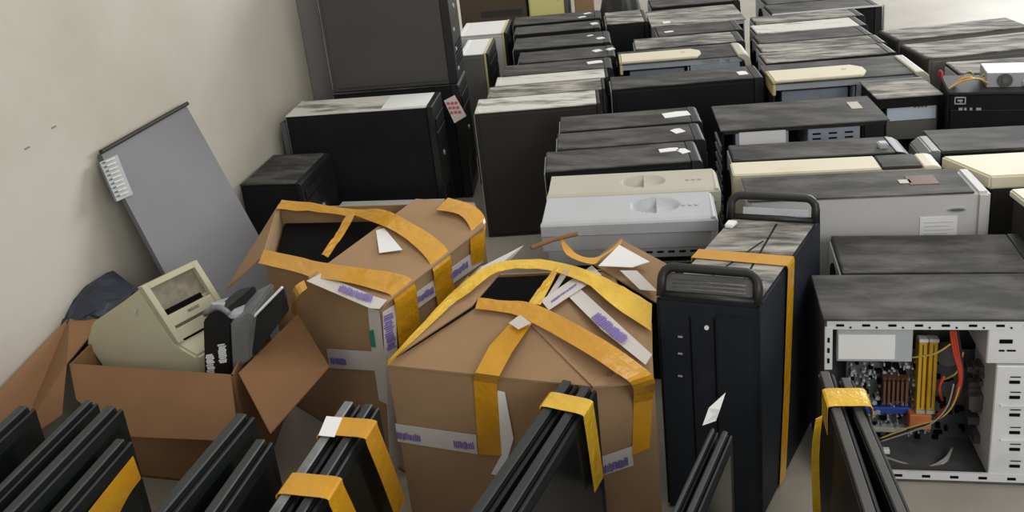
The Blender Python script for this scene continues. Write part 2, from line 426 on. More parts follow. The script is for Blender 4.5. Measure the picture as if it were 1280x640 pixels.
em.build('embossed_mark', 'bigcase', x0)
for k in range(3): MB().box(.45, .4575, .03, .05, .04+k*.07, .05+k*.07).build('side_button', 'comp', x0)
X3 = (-1.484, 2.33, 3.0)
tower('low dark case standing against the wall left of the black case', X3, .21, .26, .30, None, shell='black', top='dust_dark', bd=.02)
a_ = (-1.3253,2.2708,0)
MB_ = thing('metal_bracket', 'small grey metal bracket by the wall behind the low dark case', 'bracket', (-1.47, 2.63, 0), 0)
MB().box(0, .022, 0, .003, 0, .40, .001, 1).build('plate', 'panel', MB_)
MB().box(0, .003, .0, .05, 0, .40, .001, 1).build('flange', 'panel', MB_)
X2 = (-1.434,2.5985,0.14)
x2 = thing('desktop_case', 'flat grey case lying in front of the black case behind the cartons', 'computer case', (-1.25, 2.30, 0), 3)
MB().box(0, .36, 0, .27, 0, .135, .004).build('shell', 'grey_side', x2)
MB().box(.36, .39, -.003, .273, 0, .14, .006).build('front_bezel', 'charcoal', x2)
MB().box(.003, .357, .004, .266, .135, .138).build('top_cover', 'pale_side', x2)

# ------------------------------------------------------------------ silver / ivory cases whose moulded fronts face up
def recess_case(label, fr, L, w, h, m, oval, slots=False):
    x, y, yaw = fr
    root = thing('slim_case', label, 'computer case', (x, y, 0), yaw, 'cases with oval dimples')
    MB().box(.012, L-.012, .03, w, 0, h-.06, .003, 1).build('shell', 'black', root)
    # moulded cap: flat top, rolled front ridge, fascia below; the right end leans outwards
    prof = [(w, h), (.010, h-.002), (.003, h-.006), (0, h-.010), (.000, h-.034), (.006, h-.038), (.010, h-.075), (w, h-.075)]
    t = bmesh.new(); nx = 90; ny = 34
    cx, cy, rx, ry = oval
    top = []
    for j in range(ny+1):
        row = []
        for i in range(nx+1):
            u = i/nx; v = j/ny
            xx = .006+u*(L-.012); yy = .010+v*(w-.010)
            d = ((xx-cx)/rx)**2 + ((yy-cy)/ry)**2
            z = h-.002+.002*v
            if d < 1: z -= .026*min(1, (1-d)*2.2)*(1.0 if xx < cx+.0 else .30+.25*(xx-cx)/rx)
            row.append(t.verts.new((xx, yy, z)))
        top.append(row)
    for j in range(ny):
        for i in range(nx): t.faces.new((top[j][i], top[j][i+1], top[j+1][i+1], top[j+1][i]))
    prev = top[0]; fr0 = prev
    for (yy, zz) in prof[2:7]:
        row = [t.verts.new((.006+i/nx*(L-.012)+(-.004 if i == 0 else (.004 if i == nx else 0)), yy, zz)) for i in range(nx+1)]
        for i in range(nx): t.faces.new((prev[i], row[i], row[i+1], prev[i+1]))
        prev = row
    back = [t.verts.new((.006+i/nx*(L-.012), w, h-.075)) for i in range(nx+1)]
    for i in range(nx):
        t.faces.new((prev[i], back[i], back[i+1], prev[i+1])); t.faces.new((back[i], top[ny][i], top[ny][i+1], back[i+1]))
    bmesh.ops.holes_fill(t, edges=[e for e in t.edges if e.is_boundary], sides=0)
    bmesh.ops.recalc_face_normals(t, faces=t.faces[:])
    mb = MB(); mb._merge(t); o = mb.build('front_fascia', m, root)
    # moulded end cheek
    MB().extr([(L-.010, .002, h-.078), (L+.002, .002, h-.06), (L+.004, .002, h-.012), (L-.004, .002, h+.001), (L-.012, .002, h-.002)], (0, w-.008, 0), .002, 1).build('end_cheek', m, root)
    for k in range(3):
        MB().disc((L*.88+k*.014-.02, w*.5, h-.0005), (0, 0, 1), .0045, .0015, 12).build('button', m, root)
    fr_ = MB()
    fr_.box(.012, L-.012, .012, .031, h-.115, h-.076, .001, 1)
    fr_.build('metal_frame', 'zinc', root)
    sl = MB()
    for k in range(9): sl.box(L*.35+k*.024, L*.35+k*.024+.014, .010, .014, h-.088, h-.084)
    sl.box(L*.55, L*.95, .0095, .0135, h-.108, h-.099)
    sl.build('frame_slots', 'slot', root)
    return root
A1 = (-0.4136,1.7782,5)
oa = (0.2562,0.078)
recess_case('silver-fronted case with an oval dimple lying face up, nearest in its column', A1, .385, .135, .43, 'silver_pl', (oa[0], .075, .055, .040))
A2 = (-0.4123,1.9141,5.5)
ob = (0.2319,0.0935)
recess_case('ivory case with an oval dimple, directly behind the silver one', (A2[0]-.015, A2[1]+.015, A2[2]), .405, .12, .43, 'ivory_pl', (ob[0], .065, .052, .036))

# ------------------------------------------------------------------ open cases
def open_case(label, fr, L, w, h, group=None, metal='zinc', top='dust_dark', rail='zinc', top_to=None, side='black', ov=.006, name='open_computer_case', railh=.016):
    x, y, yaw = fr
    root = thing(name, label, 'computer case', (x, y, 0), yaw, group)
    MB().box(.002, L-.002, w-.006, w-.002, .002, h-.004).build('far_wall', 'inner', root)
    MB().box(0, L, .002, w, 0, .008, .001, 1).build('bottom_panel', 'inner', root)
    MB().box(0, .004, .002, w-.002, .008, h-.005).build('left_end', side, root)
    MB().box(L-.004, L, .002, w-.002, .008, h-.005).build('right_end', side, root)
    MB().box(-ov, L+ov, -ov, w, h-.005, h, .0015, 1).build('top_panel', top, root)
    MB().box(.004, L-.004, 0, .004, h-.005-railh, h-.005).build('top_rail', rail, root)
    MB().box(.004, L-.004, 0, .004, .008, .008+railh).build('bottom_rail', rail, root)
    return root

# case G1: power supply and drive bay under a dark top
G1 = (-0.0164,2.3687,7)
g1 = open_case('open case showing a white power supply label and slotted grey drive bay', G1, .43, .21, .43, 'opened cases with power supplies showing', rail='charcoal', side='black', railh=.01)
a = (0.0381,0.4181); b = (0.1711,0.3626)
o = MB().box(a[0]-.004, b[0]+.004, .0005, .14, b[1]-.03, a[1]+.004, .002, 1).build('power_supply', 'bluezinc', g1)
MB().box(a[0]+.006, b[0]-.004, -.0012, .0010, b[1], a[1]).build('printed_label', 'label', o)
a = (0.2259,0.4187); b = (0.362,0.3612)
o = MB().box(a[0], b[0], .001, .15, b[1]-.02, a[1], .002, 1).build('drive_bay', 'bluezinc', g1)
sl = MB()
for k in range(3):
    for j in range(3):
        x_ = a[0]+.012+j*(b[0]-a[0]-.01)/3; z_ = b[1]+.008+k*.014
        sl.box(x_, x_+.022, .0000, .0025, z_, z_+.005, .0008, 1)
sl.build('bay_slots', 'slot', o)
MB().box(b[0]+.006, .428, -.001, .2, .01, .424, .006).build('front_bezel', 'bplastic', g1)
MB().box(.365, .395, .10, .16, .4301, .4312).build('sticker', 'ivory_pl', g1)
rp = MB()
for k in range(9): rp.box(-.006, .0, .02, .14, .12+k*.03, .135+k*.03, .001, 1)
rp.build('rear_ports', 'comp', g1)
# case G2: plain dark case with rounded right end
G2 = (0.0039,2.1095,8)
g2 = tower('flat-topped dark case with rounded right end in front of the open case', (G2[0], G2[1]+.024, 6), .44, .108, .43, None, shell='black', top='dust_dark', bd=.05, rad=.045)
MB().box(.355, .378, .02, .045, .4316, .446, .003).build('foot', 'zinc', g2)
# case H1: cream case
H1 = (0.0095,1.9652,6)
H1 = (H1[0], H1[1]+.080, 5)
h1 = thing('beige_case', 'long cream case with a dark taped patch between the dark case and grey case', 'computer case', (H1[0], H1[1], 0), H1[2])
MB().box(0, .46, 0, .076, 0, .424, .004).build('shell', 'cream', h1)
MB().box(-.002, .335, -.003, .078, .424, .431, .003).build('top_cover', 'cream', h1)
MB().box(.337, .425, -.001, .077, .424, .432, .002).build('dark_patch', 'dust_dark', h1)
MB().extr([(.427, -.003, .41), (.466, -.003, .41), (.466, -.003, .427), (.45, -.003, .432), (.427, -.003, .431)], (0, .081, 0), .002).build('end_cap', 'cream', h1)
# case H2: light grey case with label
H2 = (0.0376,1.888,5)
H2L = .505
h2 = thing('grey_case', 'light grey case with dusty dark top and a white label on its side', 'computer case', (H2[0], H2[1], 0), H2[2])
MB().box(.004, H2L-.03, .001, .135, 0, .428, .003).build('shell', 'pale_side', h2)
MB().box(H2L-.03, H2L, -.002, .137, 0, .430, .007).build('front_bezel', 'pale_side', h2)
MB().box(.0, H2L-.034, -.001, .136, .4275, .4315, .001, 1).build('dusty_top', 'dust_dark', h2)
MB().box(H2L-.15, H2L-.09, .05, .10, .4315, .4325).build('rust_stain', 'chipb', h2)
MB().box(H2L-.17, H2L-.145, .06, .08, .4315, .4325).build('sticker', 'ivory_pl', h2)
a = (0.3626,0.3754); b = (0.4391,0.3185)
lb = MB().box(a[0], b[0], -.0012, .002, b[1], a[1]).build('paper_label', 'label', h2)
lt = MB()
for k in range(5): lt.box(a[0]+.008, b[0]-.008-.01*(k % 2), -.0018, -.001, b[1]+.008+k*.009, b[1]+.010+k*.009)
lt.build('label_print', 'pale_side', lb)
a = (0.437,0.391)
t_ = MB().disc((0, 0, 0), (0, -1, 0), .5, .002, 28).xform(Matrix.Translation((a[0], .001, a[1])) @ Matrix.Diagonal((.038, 1.2, .011, 1)))
t_.build('oval_badge', 'comp', h2)
MB().disc((0, 0, 0), (0, -1, 0), .5, .002, 28).xform(Matrix.Translation((a[0], -.0005, a[1])) @ Matrix.Diagonal((.030, 1.2, .006, 1))).build('badge_face', 'grey_side', h2)

# case J1: dark case between grey case and the open motherboard case
J1 = (0.2086,1.6941,1.5)
j1 = tower('low dark case behind the open motherboard case, long plain dusty top', J1, .385, .165, .36, None, shell='charcoal', top='dust_dark', rad=.01)
# case J2: open tower with motherboard
J2 = (0.162,1.5194,2.4)
j2 = open_case('open case with its motherboard, yellow memory slots and cables exposed', J2, .43, .165, .36, 'opened cases with power supplies showing', top='dust_dark', rail='white_st', side='inner', railh=.018, ov=.003)
hs = MB()
for k in range(9):
    hs.box(.02+k*.045, .034+k*.045, -.001, .002, .343, .348, .0006, 1); hs.box(.03+k*.05, .045+k*.05, -.001, .002, .013, .019, .0006, 1)
for k in range(9): hs.disc((.045+k*.045, -.0003, .3415), (0, -1, 0), .002, .001, 8)
o = hs.build('rail_holes', 'slot', j2); o['kind'] = 'stuff'
a = (0.0067,0.2509)
o = MB().box(.0, .014, -.001, .003, a[1], .342, .0008, 1).build('side_flange', 'white_st', j2)
fh = MB()
for k in range(3): fh.box(.005, .009, -.002, .0, a[1]+.015+k*.022, a[1]+.025+k*.022)
fh.build('flange_holes', 'slot', o)
# power supply
a = (0.0229,0.3236); b = (0.1555,0.2617)
ps = MB().box(a[0], b[0], .01, .13, b[1], .338, .002, 1).build('power_supply', 'zinc', j2)
c0 = (0.0258,0.3202); c1 = (0.1248,0.2682)
lb = MB().box(c0[0], c1[0], .0085, .0105, c1[1], c0[1], .0004, 1).build('printed_label', 'label', ps)
# motherboard and what sits on it
yb_ = .125
a = (0.0609,0.1858); b = (0.31,-0.0142)
mbd = MB().box(a[0], a[0]+.25, yb_, yb_+.003, b[1], a[1]+.03).build('motherboard', 'pcb', j2)
x_a, x_b, z_b, z_a = a[0], a[0]+.16, b[1], a[1]
r = random.Random(3)
cp = MB()
for k in range(230):
    x_ = r.uniform(x_a+.003, x_b); z_ = r.uniform(z_b+.03, z_a+.005); s1 = r.uniform(.002, .005); s2 = r.uniform(.002, .007)
    cp.box(x_, x_+s1, yb_-r.uniform(.004, .014), yb_, z_, z_+s2)
o = cp.build('solder_components', 'comp', mbd); o['kind'] = 'stuff'
cp = MB()
for k in range(90):
    x_ = r.uniform(x_a+.003, x_a+.23); z_ = r.uniform(z_b, z_a+.02); s1 = r.uniform(.004, .012); s2 = r.uniform(.004, .012)
    cp.box(x_, x_+s1, yb_-r.uniform(.004, .01), yb_, z_, z_+s2)
o = cp.build('dark_components', 'slot', mbd); o['kind'] = 'stuff'
for k in range(10):
    cp = MB()
    x_ = r.uniform(x_a+.01, x_a+.10); z_ = z_b+.05+r.uniform(0, .09)
    cp.disc((x_, yb_, z_), (0, -1, 0), .005, .016, 12)
    cp.build('capacitor', 'comp', mbd)
def bx(px0, py0, px1, py1): return 0
a = (0.1262,0.161); b = (0.1755,0.108)
o = MB()
o.box(a[0], b[0], .105, yb_, b[1], a[1], .001, 1)
for k in range(6): o.box(a[0]+k*(b[0]-a[0])/6, a[0]+(k+.5)*(b[0]-a[0])/6, .094, .106, b[1], a[1])
o.build('heatsink', 'chipb', mbd)
for px_ in (1153, 1166):
    a = LV('J2', px_-4, 427, .10); b = LV('J2', px_+2, 512, .10)
    o = MB().box(a[0], b[0], .098, yb_, b[1], a[1], .001, 1).build('memory_slot', 'ram', mbd)
    MB().box(a[0]-.001, b[0]+.001, .095, .11, a[1], a[1]+.008, .001, 1).build('slot_clip', 'label', o)
    MB().box(a[0]-.001, b[0]+.001, .095, .11, b[1]-.008, b[1], .001, 1).build('slot_clip', 'ivory_pl', o)
    MB().box((a[0]+b[0])/2-.001, (a[0]+b[0])/2+.001, .0965, .10, b[1]+.006, a[1]-.006).build('slot_groove', 'chipb', o)
a = (0.0921,0.0892); b = (0.185,0.0744)
MB().box(a[0], b[0], .11, yb_, b[1], a[1], .001, 1).build('expansion_slot', 'blue', mbd)
a = (0.087,0.0408); b = (0.1745,0.0299)
MB().box(a[0], b[0], .11, yb_, b[1], a[1], .001, 1).build('expansion_slot', 'ivory_pl', mbd)
a = (0.1756,0.0871); b = (0.217,0.0524)
MB().box(a[0], b[0], .09, yb_, b[1], a[1], .002, 1).build('connector_block', 'orange', mbd)
# fan disc, cables
a = (0.247,0.2089)
fn = MB().disc((a[0], .13, a[1]), (0, -1, 0), .022, .02, 24).build('processor_fan', 'grey_side', mbd)
def cable(name, pts, r_, m, parent): return MB().tube(catmull([(p[0][0], p[1], p[0][1]) for p in pts], 6), r_, 7).build(name, m, parent, True)
for k in range(4):
    cable('power_cable', [(LV('J2', 1188+k*3, 413, .05), .05), (LV('J2', 1192+k*3, 440, .05), .05), (LV('J2', 1199+k*1.5, 470, .05), .048), (LV('J2', 1190+k*2, 500, .06), .06), (LV('J2', 1170+k*3, 520, .09), .09)], .0025, 'wr' if k < 3 else 'wk', j2)
cable('power_cable', [((0.226,0.1993), .06), ((0.2188,0.1724), .06), ((0.2315,0.1311), .08)], .003, 'wr', j2)
cable('signal_cable', [((0.1676,0.2392), .06), ((0.2041,0.2549), .05), ((0.231,0.2758), .05)], .0018, 'wy', j2)
cable('signal_cable', [((0.254,0.2588), .05), ((0.2451,0.2152), .05), ((0.2265,0.1835), .07)], .0018, 'wy', j2)
for k in range(3):
    cable('signal_cable', [(LV('J2', 1200-k*4, 480, .05), .05), (LV('J2', 1190-k*3, 508, .05), .05), (LV('J2', 1172-k*3, 524+k*2, .05), .05), (LV('J2', 1140, 533+k*3, .06), .06), (LV('J2', 1100, 548+k*2, .07), .07)], .0016, ('wy', 'wk', 'wg')[k], j2)
for k in range(4):
    cable('ribbon_cable', [(LV('J2', 1085, 563+k*3, .07), .07), (LV('J2', 1120, 576+k*3, .05), .05), (LV('J2', 1155, 584+k*2, .04), .04), (LV('J2', 1180, 574+k*2, .05), .05), ((0.2544,0.0196), .08)], .0022, 'wg' if k != 2 else 'comp', j2)
o = MB(); a = (0.1264,0.0291); o.box(a[0]-.006, a[0]+.006, .05, .06, a[1]-.005, a[1]+.005, .001, 1).build('cable_plug', 'plug', j2)
# crumpled clear-grey wrap and hardware near the drive cage
o = MB(); r = random.Random(9)
for k in range(26):
    a = LV('J2', r.uniform(1218, 1244), r.uniform(462, 548), .06); s1 = r.uniform(.004, .013)
    o.box(a[0]-s1, a[0]+s1, .05+r.uniform(0, .03), .09, a[1]-s1*.7, a[1]+s1*.7, .001, 1)
o = o.build('drive_hardware', 'inner', j2); o['kind'] = 'stuff'
a = (0.3077,0.0768); MB().disc((a[0], .05, a[1]), (0, -1, 0), .006, .004, 14).build('thumb_screw', 'label', j2)
# drive cages
a = (0.2785,0.3344); b = (0.3435,0.2658)
cg = MB().box(a[0], .424, .002, .13, b[1], .338, .002, 1).build('drive_cage', 'white_st', j2)
h_ = MB()
for (x0_, y0_, x1_, y1_) in ((1250, 425, 1266, 430), (1249, 438, 1256, 440), (1259, 438, 1270, 440), (1249, 411, 1256, 412)):
    a = LV('J2', x0_, y0_); b = LV('J2', x1_, y1_); h_.box(a[0], b[0], .0005, .003, b[1], a[1], .0005, 1)
o = h_.build('cage_holes', 'slot', cg); o['kind'] = 'stuff'
a = (0.2963,0.2618); b = (0.3615,0.0186)
cg = MB().box(a[0], .424, .001, .12, b[1], a[1], .002, 1).build('drive_cage', 'white_st', j2)
h_ = MB()
for k, y_ in enumerate((478, 497, 519, 541, 562, 583)):
    a = LV('J2', 1262, y_-2); b = LV('J2', 1275, y_+2); h_.box(a[0], b[0], -.0006, .002, b[1], a[1], .0006, 1)
    a = LV('J2', 1263, y_-7); b = LV('J2', 1276, y_-6); h_.box(a[0], b[0], -.0006, .002, b[1], a[1])
o = h_.build('cage_holes', 'slot', cg); o['kind'] = 'stuff'
rb = MB()
for y_ in (507, 550):
    a = LV('J2', 1250, y_-1); b = LV('J2', 1282, y_+1); rb.box(a[0], .424, -.003, .002, b[1], a[1], .0006, 1)
rb.build('cage_ridge', 'white_st', cg)

# case G3: open case with blue-white label
G3 = (0.4172,2.6083,8)
g3 = open_case('open case with a bluish power supply label, left of the black logo case', G3, .170, .17, .43, 'opened cases with power supplies showing', top='dust_mid', rail='black', side='black', railh=.03)
a = (0.025,0.4017); b = (0.1633,0.3547)
o = MB().box(a[0], b[0]+.004, .006, .14, b[1]-.06, a[1]+.002, .002, 1).build('power_supply', 'grey_side', g3)
MB().box(a[0]+.002, b[0]-.002, .0045, .0065, b[1], a[1]-.002).build('printed_label', 'blabel', o)
lt = MB()
for k in range(4): lt.box(a[0]+.075+k*.010, a[0]+.082+k*.010, .0038, .0048, a[1]-.012, a[1]-.008)
lt.build('label_print', 'redink', o)
rp = MB()
for k in range(8): rp.box(-.012+.002*(k % 2), .004, -.004, .10, .14+k*.033, .154+k*.033, .001, 1)
rp.build('rear_ports', 'comp', g3)

G4 = (0.6245,2.7737,0.43)
tower('dusty-topped case behind the logo case, under the loose wires', (G4[0]+.05, G4[1]+.03, 6), .37, .14, .43, None, shell='black', top='dust_mid', rad=.006, bd=.012)
# case K1: black case with square logo, standing askew on the cases
K1 = (0.5946,2.569,-4)
k1 = thing('computer_tower', 'black case with a square outlined logo and loose parts piled on top', 'computer case', (K1[0], K1[1], 0), K1[2])
MB().box(0, .40, .002, .17, 0, .445, .004).build('shell', 'black', k1)
MB().box(.004, .396, -.002, .006, .02, .40, .002, 1).build('side_panel', 'black', k1)
MB().box(-.001, .401, -.001, .172, .443, .450, .003).build('top_rim', 'charcoal', k1)
a = (0.0126,0.4383); b = (0.0416,0.4171)
lg = MB(); x0_, x1_, z0_, z1_ = a[0], b[0], b[1], a[1]; e_ = .003
lg.box(x0_, x1_, -.0035, -.001, z1_-e_, z1_); lg.box(x0_, x1_, -.0035, -.001, z0_, z0_+e_)
lg.box(x0_, x0_+e_, -.0035, -.001, z0_, z1_); lg.box(x1_-e_, x1_, -.0035, -.001, z0_, z1_)
lg.box(x0_+.008, x1_-.008, -.0035, -.001, (z0_+z1_)/2-.002, (z0_+z1_)/2+.003); lg.box(x0_+.014, x1_-.010, -.0035, -.001, (z0_+z1_)/2-.006, (z0_+z1_)/2-.003)
lg.build('square_logo', 'zinc', k1)
tx = MB()
for (px_, w_) in ((1198, 5), (1205, 3), (1212, 3), (1220, 6)):
    a = LV('K1', px_, 134.5); b = LV('K1', px_+w_, 137.5); tx.box(a[0], b[0], -.0035, -.001, b[1], a[1])
tx.build('printed_marks', 'comp', k1)
# K2: dark case lying in front of K1
K2 = (0.4797,2.1709,5)
k2 = thing('desktop_case', 'dark scuffed case in front of the logo case, with a pale end cap', 'computer case', (K2[0], K2[1], 0), K2[2])
MB().box(.012, .42, 0, .15, 0, .425, .004).build('shell', 'black', k2)
MB().box(.012, .42, -.001, .151, .424, .431, .002).build('top_panel', 'dust_dark', k2)
MB().extr([(-.035, .0, .36), (-.03, .0, .415), (-.01, .0, .432), (.012, 0, .432), (.012, 0, .36)], (0, .11, 0), .003).build('end_cap', 'toner', k2)

# L1, L2: cream cases at the right edge
L1 = (0.5296,2.0006,6)
l1 = thing('beige_case', 'broad cream case lying at the right edge behind the grey labelled case', 'computer case', (L1[0]-.025, L1[1]+.01, 0), L1[2])
MB().box(.06, .46, .006, .13, 0, .40, .004).build('shell', 'charcoal', l1)
MB().extr([(.055, 0, .398), (.47, 0, .398), (.47, .135, .398), (-.005, .135, .398)], (0, 0, .032), .004).build('top_cover', 'cream', l1)
MB().box(.30, .40, .02, .10, .4302, .4306).build('dust_patch', 'ivory_pl', l1)
L2 = (0.5635,1.9769,6)
l2 = thing('beige_case', 'cream-topped dark case cut off at the right edge beside the labelled case', 'computer case', (.612, 1.76, 0), 11)
MB().box(.006, .40, .006, .178, 0, .415, .004).build('shell', 'charcoal', l2)
MB().box(0, .42, 0, .185, .414, .432, .004).build('top_cover', 'cream', l2)

# C2 and D1: opened cases with cream covers
def cream_case(label, fr, L, w, h, cov_to, cov_w, group, chips=()):
    root = open_case(label, fr, L, w, h, group, top='dust_dark', rail='zinc', side='charcoal', railh=.02)
    MB().extr([(0, -.004, h), (cov_to-.02, -.004, h), (cov_to, cov_w*.35, h), (cov_to, cov_w*.7, h), (cov_to-.03, cov_w, h), (0, cov_w, h)], (0, 0, .008), .002).build('cream_cover', 'cream', root)
    MB().box(-.004, .006, -.006, cov_w, h-.04, h+.008, .002).build('cover_edge', 'yellowed', root)
    MB().disc((cov_to-.06, cov_w*.6, h+.008), (0, 0, 1), .008, .0012, 12).build('cover_recess', 'yellowed', root)
    # curved cream end piece hooked over the right end
    arc = [(L-.02, h+.006), (L+.005, h+.006), (L+.022, h-.008), (L+.028, h-.04), (L+.026, h-.13), (L+.006, h-.13), (L+.008, h-.045), (L+.002, h-.02), (L-.02, h-.006)]
    MB().extr([(px_, -.01, z) for px_, z in arc], (0, w*.95, 0), .003, 1).build('curved_bezel', 'ivory_pl', root)
    MB().box(L*.55, L*.56, .004, w-.01, .03, h-.03).build('divider', 'zinc', root)
    MB().box(L*.57, L-.01, .001, w-.01, h-.14, h-.026, .002, 1).build('drive_bay', 'bluezinc', root)
    MB().box(.03, L*.53, .03, w-.01, h-.14, h-.04, .002, 1).build('inner_bracket', 'bluezinc', root)
    return root
D1 = (0.1395,2.7877,8)
cream_case('open case with a chamfered cream cover and curved cream end, front of back right column', D1, .44, .21, .43, .29, .115, 'opened cases under cream covers')
C2 = (-0.3653,3.091,8)
c2 = cream_case('open case with a long cream cover and yellowed curved end, behind the blue-black case', C2, .425, .17, .43, .285, .11, 'opened cases under cream covers')
MB().box(.28, .345, .0, .03, .405, .42, .002).build('white_connector', 'label', c2)
MB().box(.355, .38, .0, .03, .405, .42, .002).build('white_connector', 'label', c2)
C2b = (-0.3343,3.2873,8)
tower('dusty brown-grey case behind the long cream-covered case in the middle column', C2b, .41, .155, .43, GC, top='dust_mid')
C3 = (-0.2912,3.656,9)
c3 = open_case('dusty case with a pale metal rim and white scrap, back of the middle column', C3, .37, .30, .43, GC, top='dust_mid', rail='zinc', side='zinc')
MB().box(.045, .075, .03, .06, .4301, .4330).build('scrap', 'label', c3)
C3a = (-0.2601,3.4715,9)
tower('streaky dark case just in front of the pale-rimmed case in the middle column', C3a, .335, .165, .43, GC, top='dust_dark', stickers=((.05, .06, .035, .02, 10),))
C4 = (-0.3268,4.0247,9)
tower('farthest dark case of the middle column, at the very top of the picture', C4, .40, .19, .43, GC, top='dust_dark', stickers=((.35, .1, .03, .02, 20),))
D7 = (0.1838,3.7465,9)
d7 = tower('black-sided case with white metal end frame, near the bare floor at the back', D7, .44, .19, .43, GD, shell='black', top='dust_dark')
MB().box(.441, .446, -.006, .01, .0, .436, .001, 1).build('end_frame', 'white_st', d7)
MB().box(.0, .44, -.006, -.001, .428, .4345, .001, 1).build('top_rim', 'white_st', d7)

# ------------------------------------------------------------------ things piled on K1 and near it
def on(px_, py_, z): return 0
a = (0.6702,2.5898,0.45)
pu = thing('power_supply_unit', 'bluish metal power supply with two fans on top of the logo case', 'power supply', (a[0]+.025, K1[1]+.035, .4502), -4)
MB().box(0, .20, 0, .10, 0, .042, .002, 1).build('housing', 'tonerl', pu)
for cx_ in (.045, .15):
    f_ = MB(); f_.disc((cx_, -.0005, .021), (0, -1, 0), .019, .004, 24); f_ = f_.build('fan_grille', 'inner', pu)
    MB().disc((cx_, -.004, .021), (0, -1, 0), .008, .003, 16).build('fan_hub', 'grey_side', f_)
cy_ = thing('white_plug_block', 'white plastic block standing on the power supply at right edge', 'plug', (a[0]+.150, K1[1]+.05, .4926), -4)
MB().box(0, .05, 0, .04, 0, .06, .008, 3).build('block_body', 'plug', cy_)
cd = thing('coiled_white_cable', 'coil of pale cable lying in front of the power supply at right edge', 'cable', (a[0]+.11, K1[1]-.002, .4502))
pts = [(.05+.045*math.cos(t/10*math.pi*4+.5), .025+.016*math.sin(t/10*math.pi*4+.5), .006+.0006*t) for t in range(22)]
MB().tube(pts, .004, 7).build('cable_loop', 'label', cd, True)
wires = thing('loose_wire_bundle', 'bundle of yellow, red and grey wires draped left of the power supply', 'wires', (a[0], K1[1], .4502), -4)
for k in range(7):
    m_ = ('wy', 'wr', 'wy', 'wg', 'wg', 'wk', 'wy')[k]
    MB().tube(catmull([(-.075+k*.004, .02+k*.008, .004), (-.04+k*.004, .03+k*.006, .022+k*.003), (.0, .03+k*.006, .028-k*.002), (.027, .036+k*.006, .012+.003*k)], 6), .0025, 6).build('wire', m_, wires, True)
rd = (0.6121,2.7157,0.433)
o = MB().tube(catmull([(0, 0, .001), (.004, .01, .03), (-.006, .02, .036), (.0, .03, .004)], 6), .006, 8).build('red_plug', 'red', None, True)
o.scale = (.6, .6, .8); o.location = (rd[0]-.005, rd[1]+.01, .4335); tag(o, 'small red plastic loop on the dusty case left of the wires', 'plug')

# ------------------------------------------------------------------ background boxes
def carton_bg(label, x, y, w, d, h, yaw=0, m='card_x', z0=0.0):
    t = thing('cardboard_box', label, 'box', (x, y, z0), yaw, 'plain boxes at the far end')
    MB().box(0, w, 0, d, 0, h, .004).build('box_body', m, t)
    for k in range(2): MB().box(.003, w-.003, .003+k*d/2, (k+1)*d/2-.002, h, h+.004).build('top_flap', m, t)
    return t
n5 = (-1.1738,3.9058,0.43)
c = carton_bg('brown cardboard box left of the yellow box at the far end', -1.25, 4.15, .32, .30, .50, 6)
MB().box(.10, .30, -.001, .002, .40, .43).build('printed_strip', 'ink', c)
yb = (-0.9195,4.0785,0.43)
ybx = thing('yellow_box', 'yellow box with a grey edge standing behind the dark towers', 'box', (yb[0], yb[1]+.12, 0), 6)
MB().box(0, .17, 0, .22, 0, .52, .006).build('box_body', 'yellow', ybx)
MB().box(.17, .19, 0, .22, 0, .52, .003).build('grey_edge', 'panel', ybx)
MB().box(.135, .15, -.0015, .002, .455, .47).build('mark', 'ink', ybx)
MB().box(.003, .167, .003, .217, .52, .523).build('lid', 'yellow', ybx)
carton_bg('narrow tan cardboard box right of the yellow box', yb[0]+.215, yb[1]+.16, .09, .2, .51, 6, 'card')
bb = (-0.6335,3.9376,0.43)
bag = thing('black_sack', 'lumpy black sack behind the far dark towers', 'bag', (bb[0]+.14, bb[1]+.36, 0))
t = bmesh.new(); bmesh.ops.create_icosphere(t, subdivisions=4, radius=1)
for v in t.verts:
    n_ = math.sin(v.co.x*7)*math.cos(v.co.y*6+1)*math.sin(v.co.z*5+2)*.12
    v.co = Vector((v.co.x*.11, v.co.y*.11, .26+v.co.z*.26))*(1+n_*.5)
mb = MB(); mb._merge(t); mb.build('sack_body', 'bagb', bag, True)
MB().tube([(.01, 0, .50), (.03, 0, .55), (.06, .01, .56)], .02, 10).build('tied_neck', 'bagb', bag, True)

# ------------------------------------------------------------------ leaning panel
TL = (-1.485,1.7771,0.6179); TR = (-1.485,2.1623,0.6174)
pn = thing('side_panel_sheet', 'large grey metal panel leaning on the wall with a torn silver bracket', 'panel', TL)
BLp = (-1.3242,1.7223,0.2432); BRp = (-1.3077,2.1192,0.2043)
w_ = lambda p: Vector(p)-Vector(TL)
dn = (w_(BLp)).normalized(); rt = (w_(TR)).normalized()
C0 = Vector((0, 0, 0)); C1_ = w_(TR); C2_ = w_(BRp); C3_ = w_(BLp)
k_ = -TL[2]/dn.z*.985
k2_ = -TR[2]/((C2_-C1_).normalized().z)*.985
Lb = C0+dn*k_; Rb = C1_+(C2_-C1_).normalized()*k2_
MB().slab([C0, C1_, Rb, Lb], .012, .002).build('metal_sheet', 'panel', pn)
e1 = MB().tube([C0+Vector((.004, 0, .004)), C1_+Vector((.004, 0, .004))], .006, 8).build('folded_edge', 'charcoal', pn)
B0 = w_((-1.4728,1.7521,0.6046)); B1_ = w_((-1.4706,1.8189,0.5994)); B2_ = w_((-1.4299,1.7885,0.5047)); B3_ = w_((-1.433,1.7284,0.5121))
br = MB().slab([B0, B1_, B2_, B3_], .006, .001).build('torn_bracket', 'toner', pn)
bs = MB()
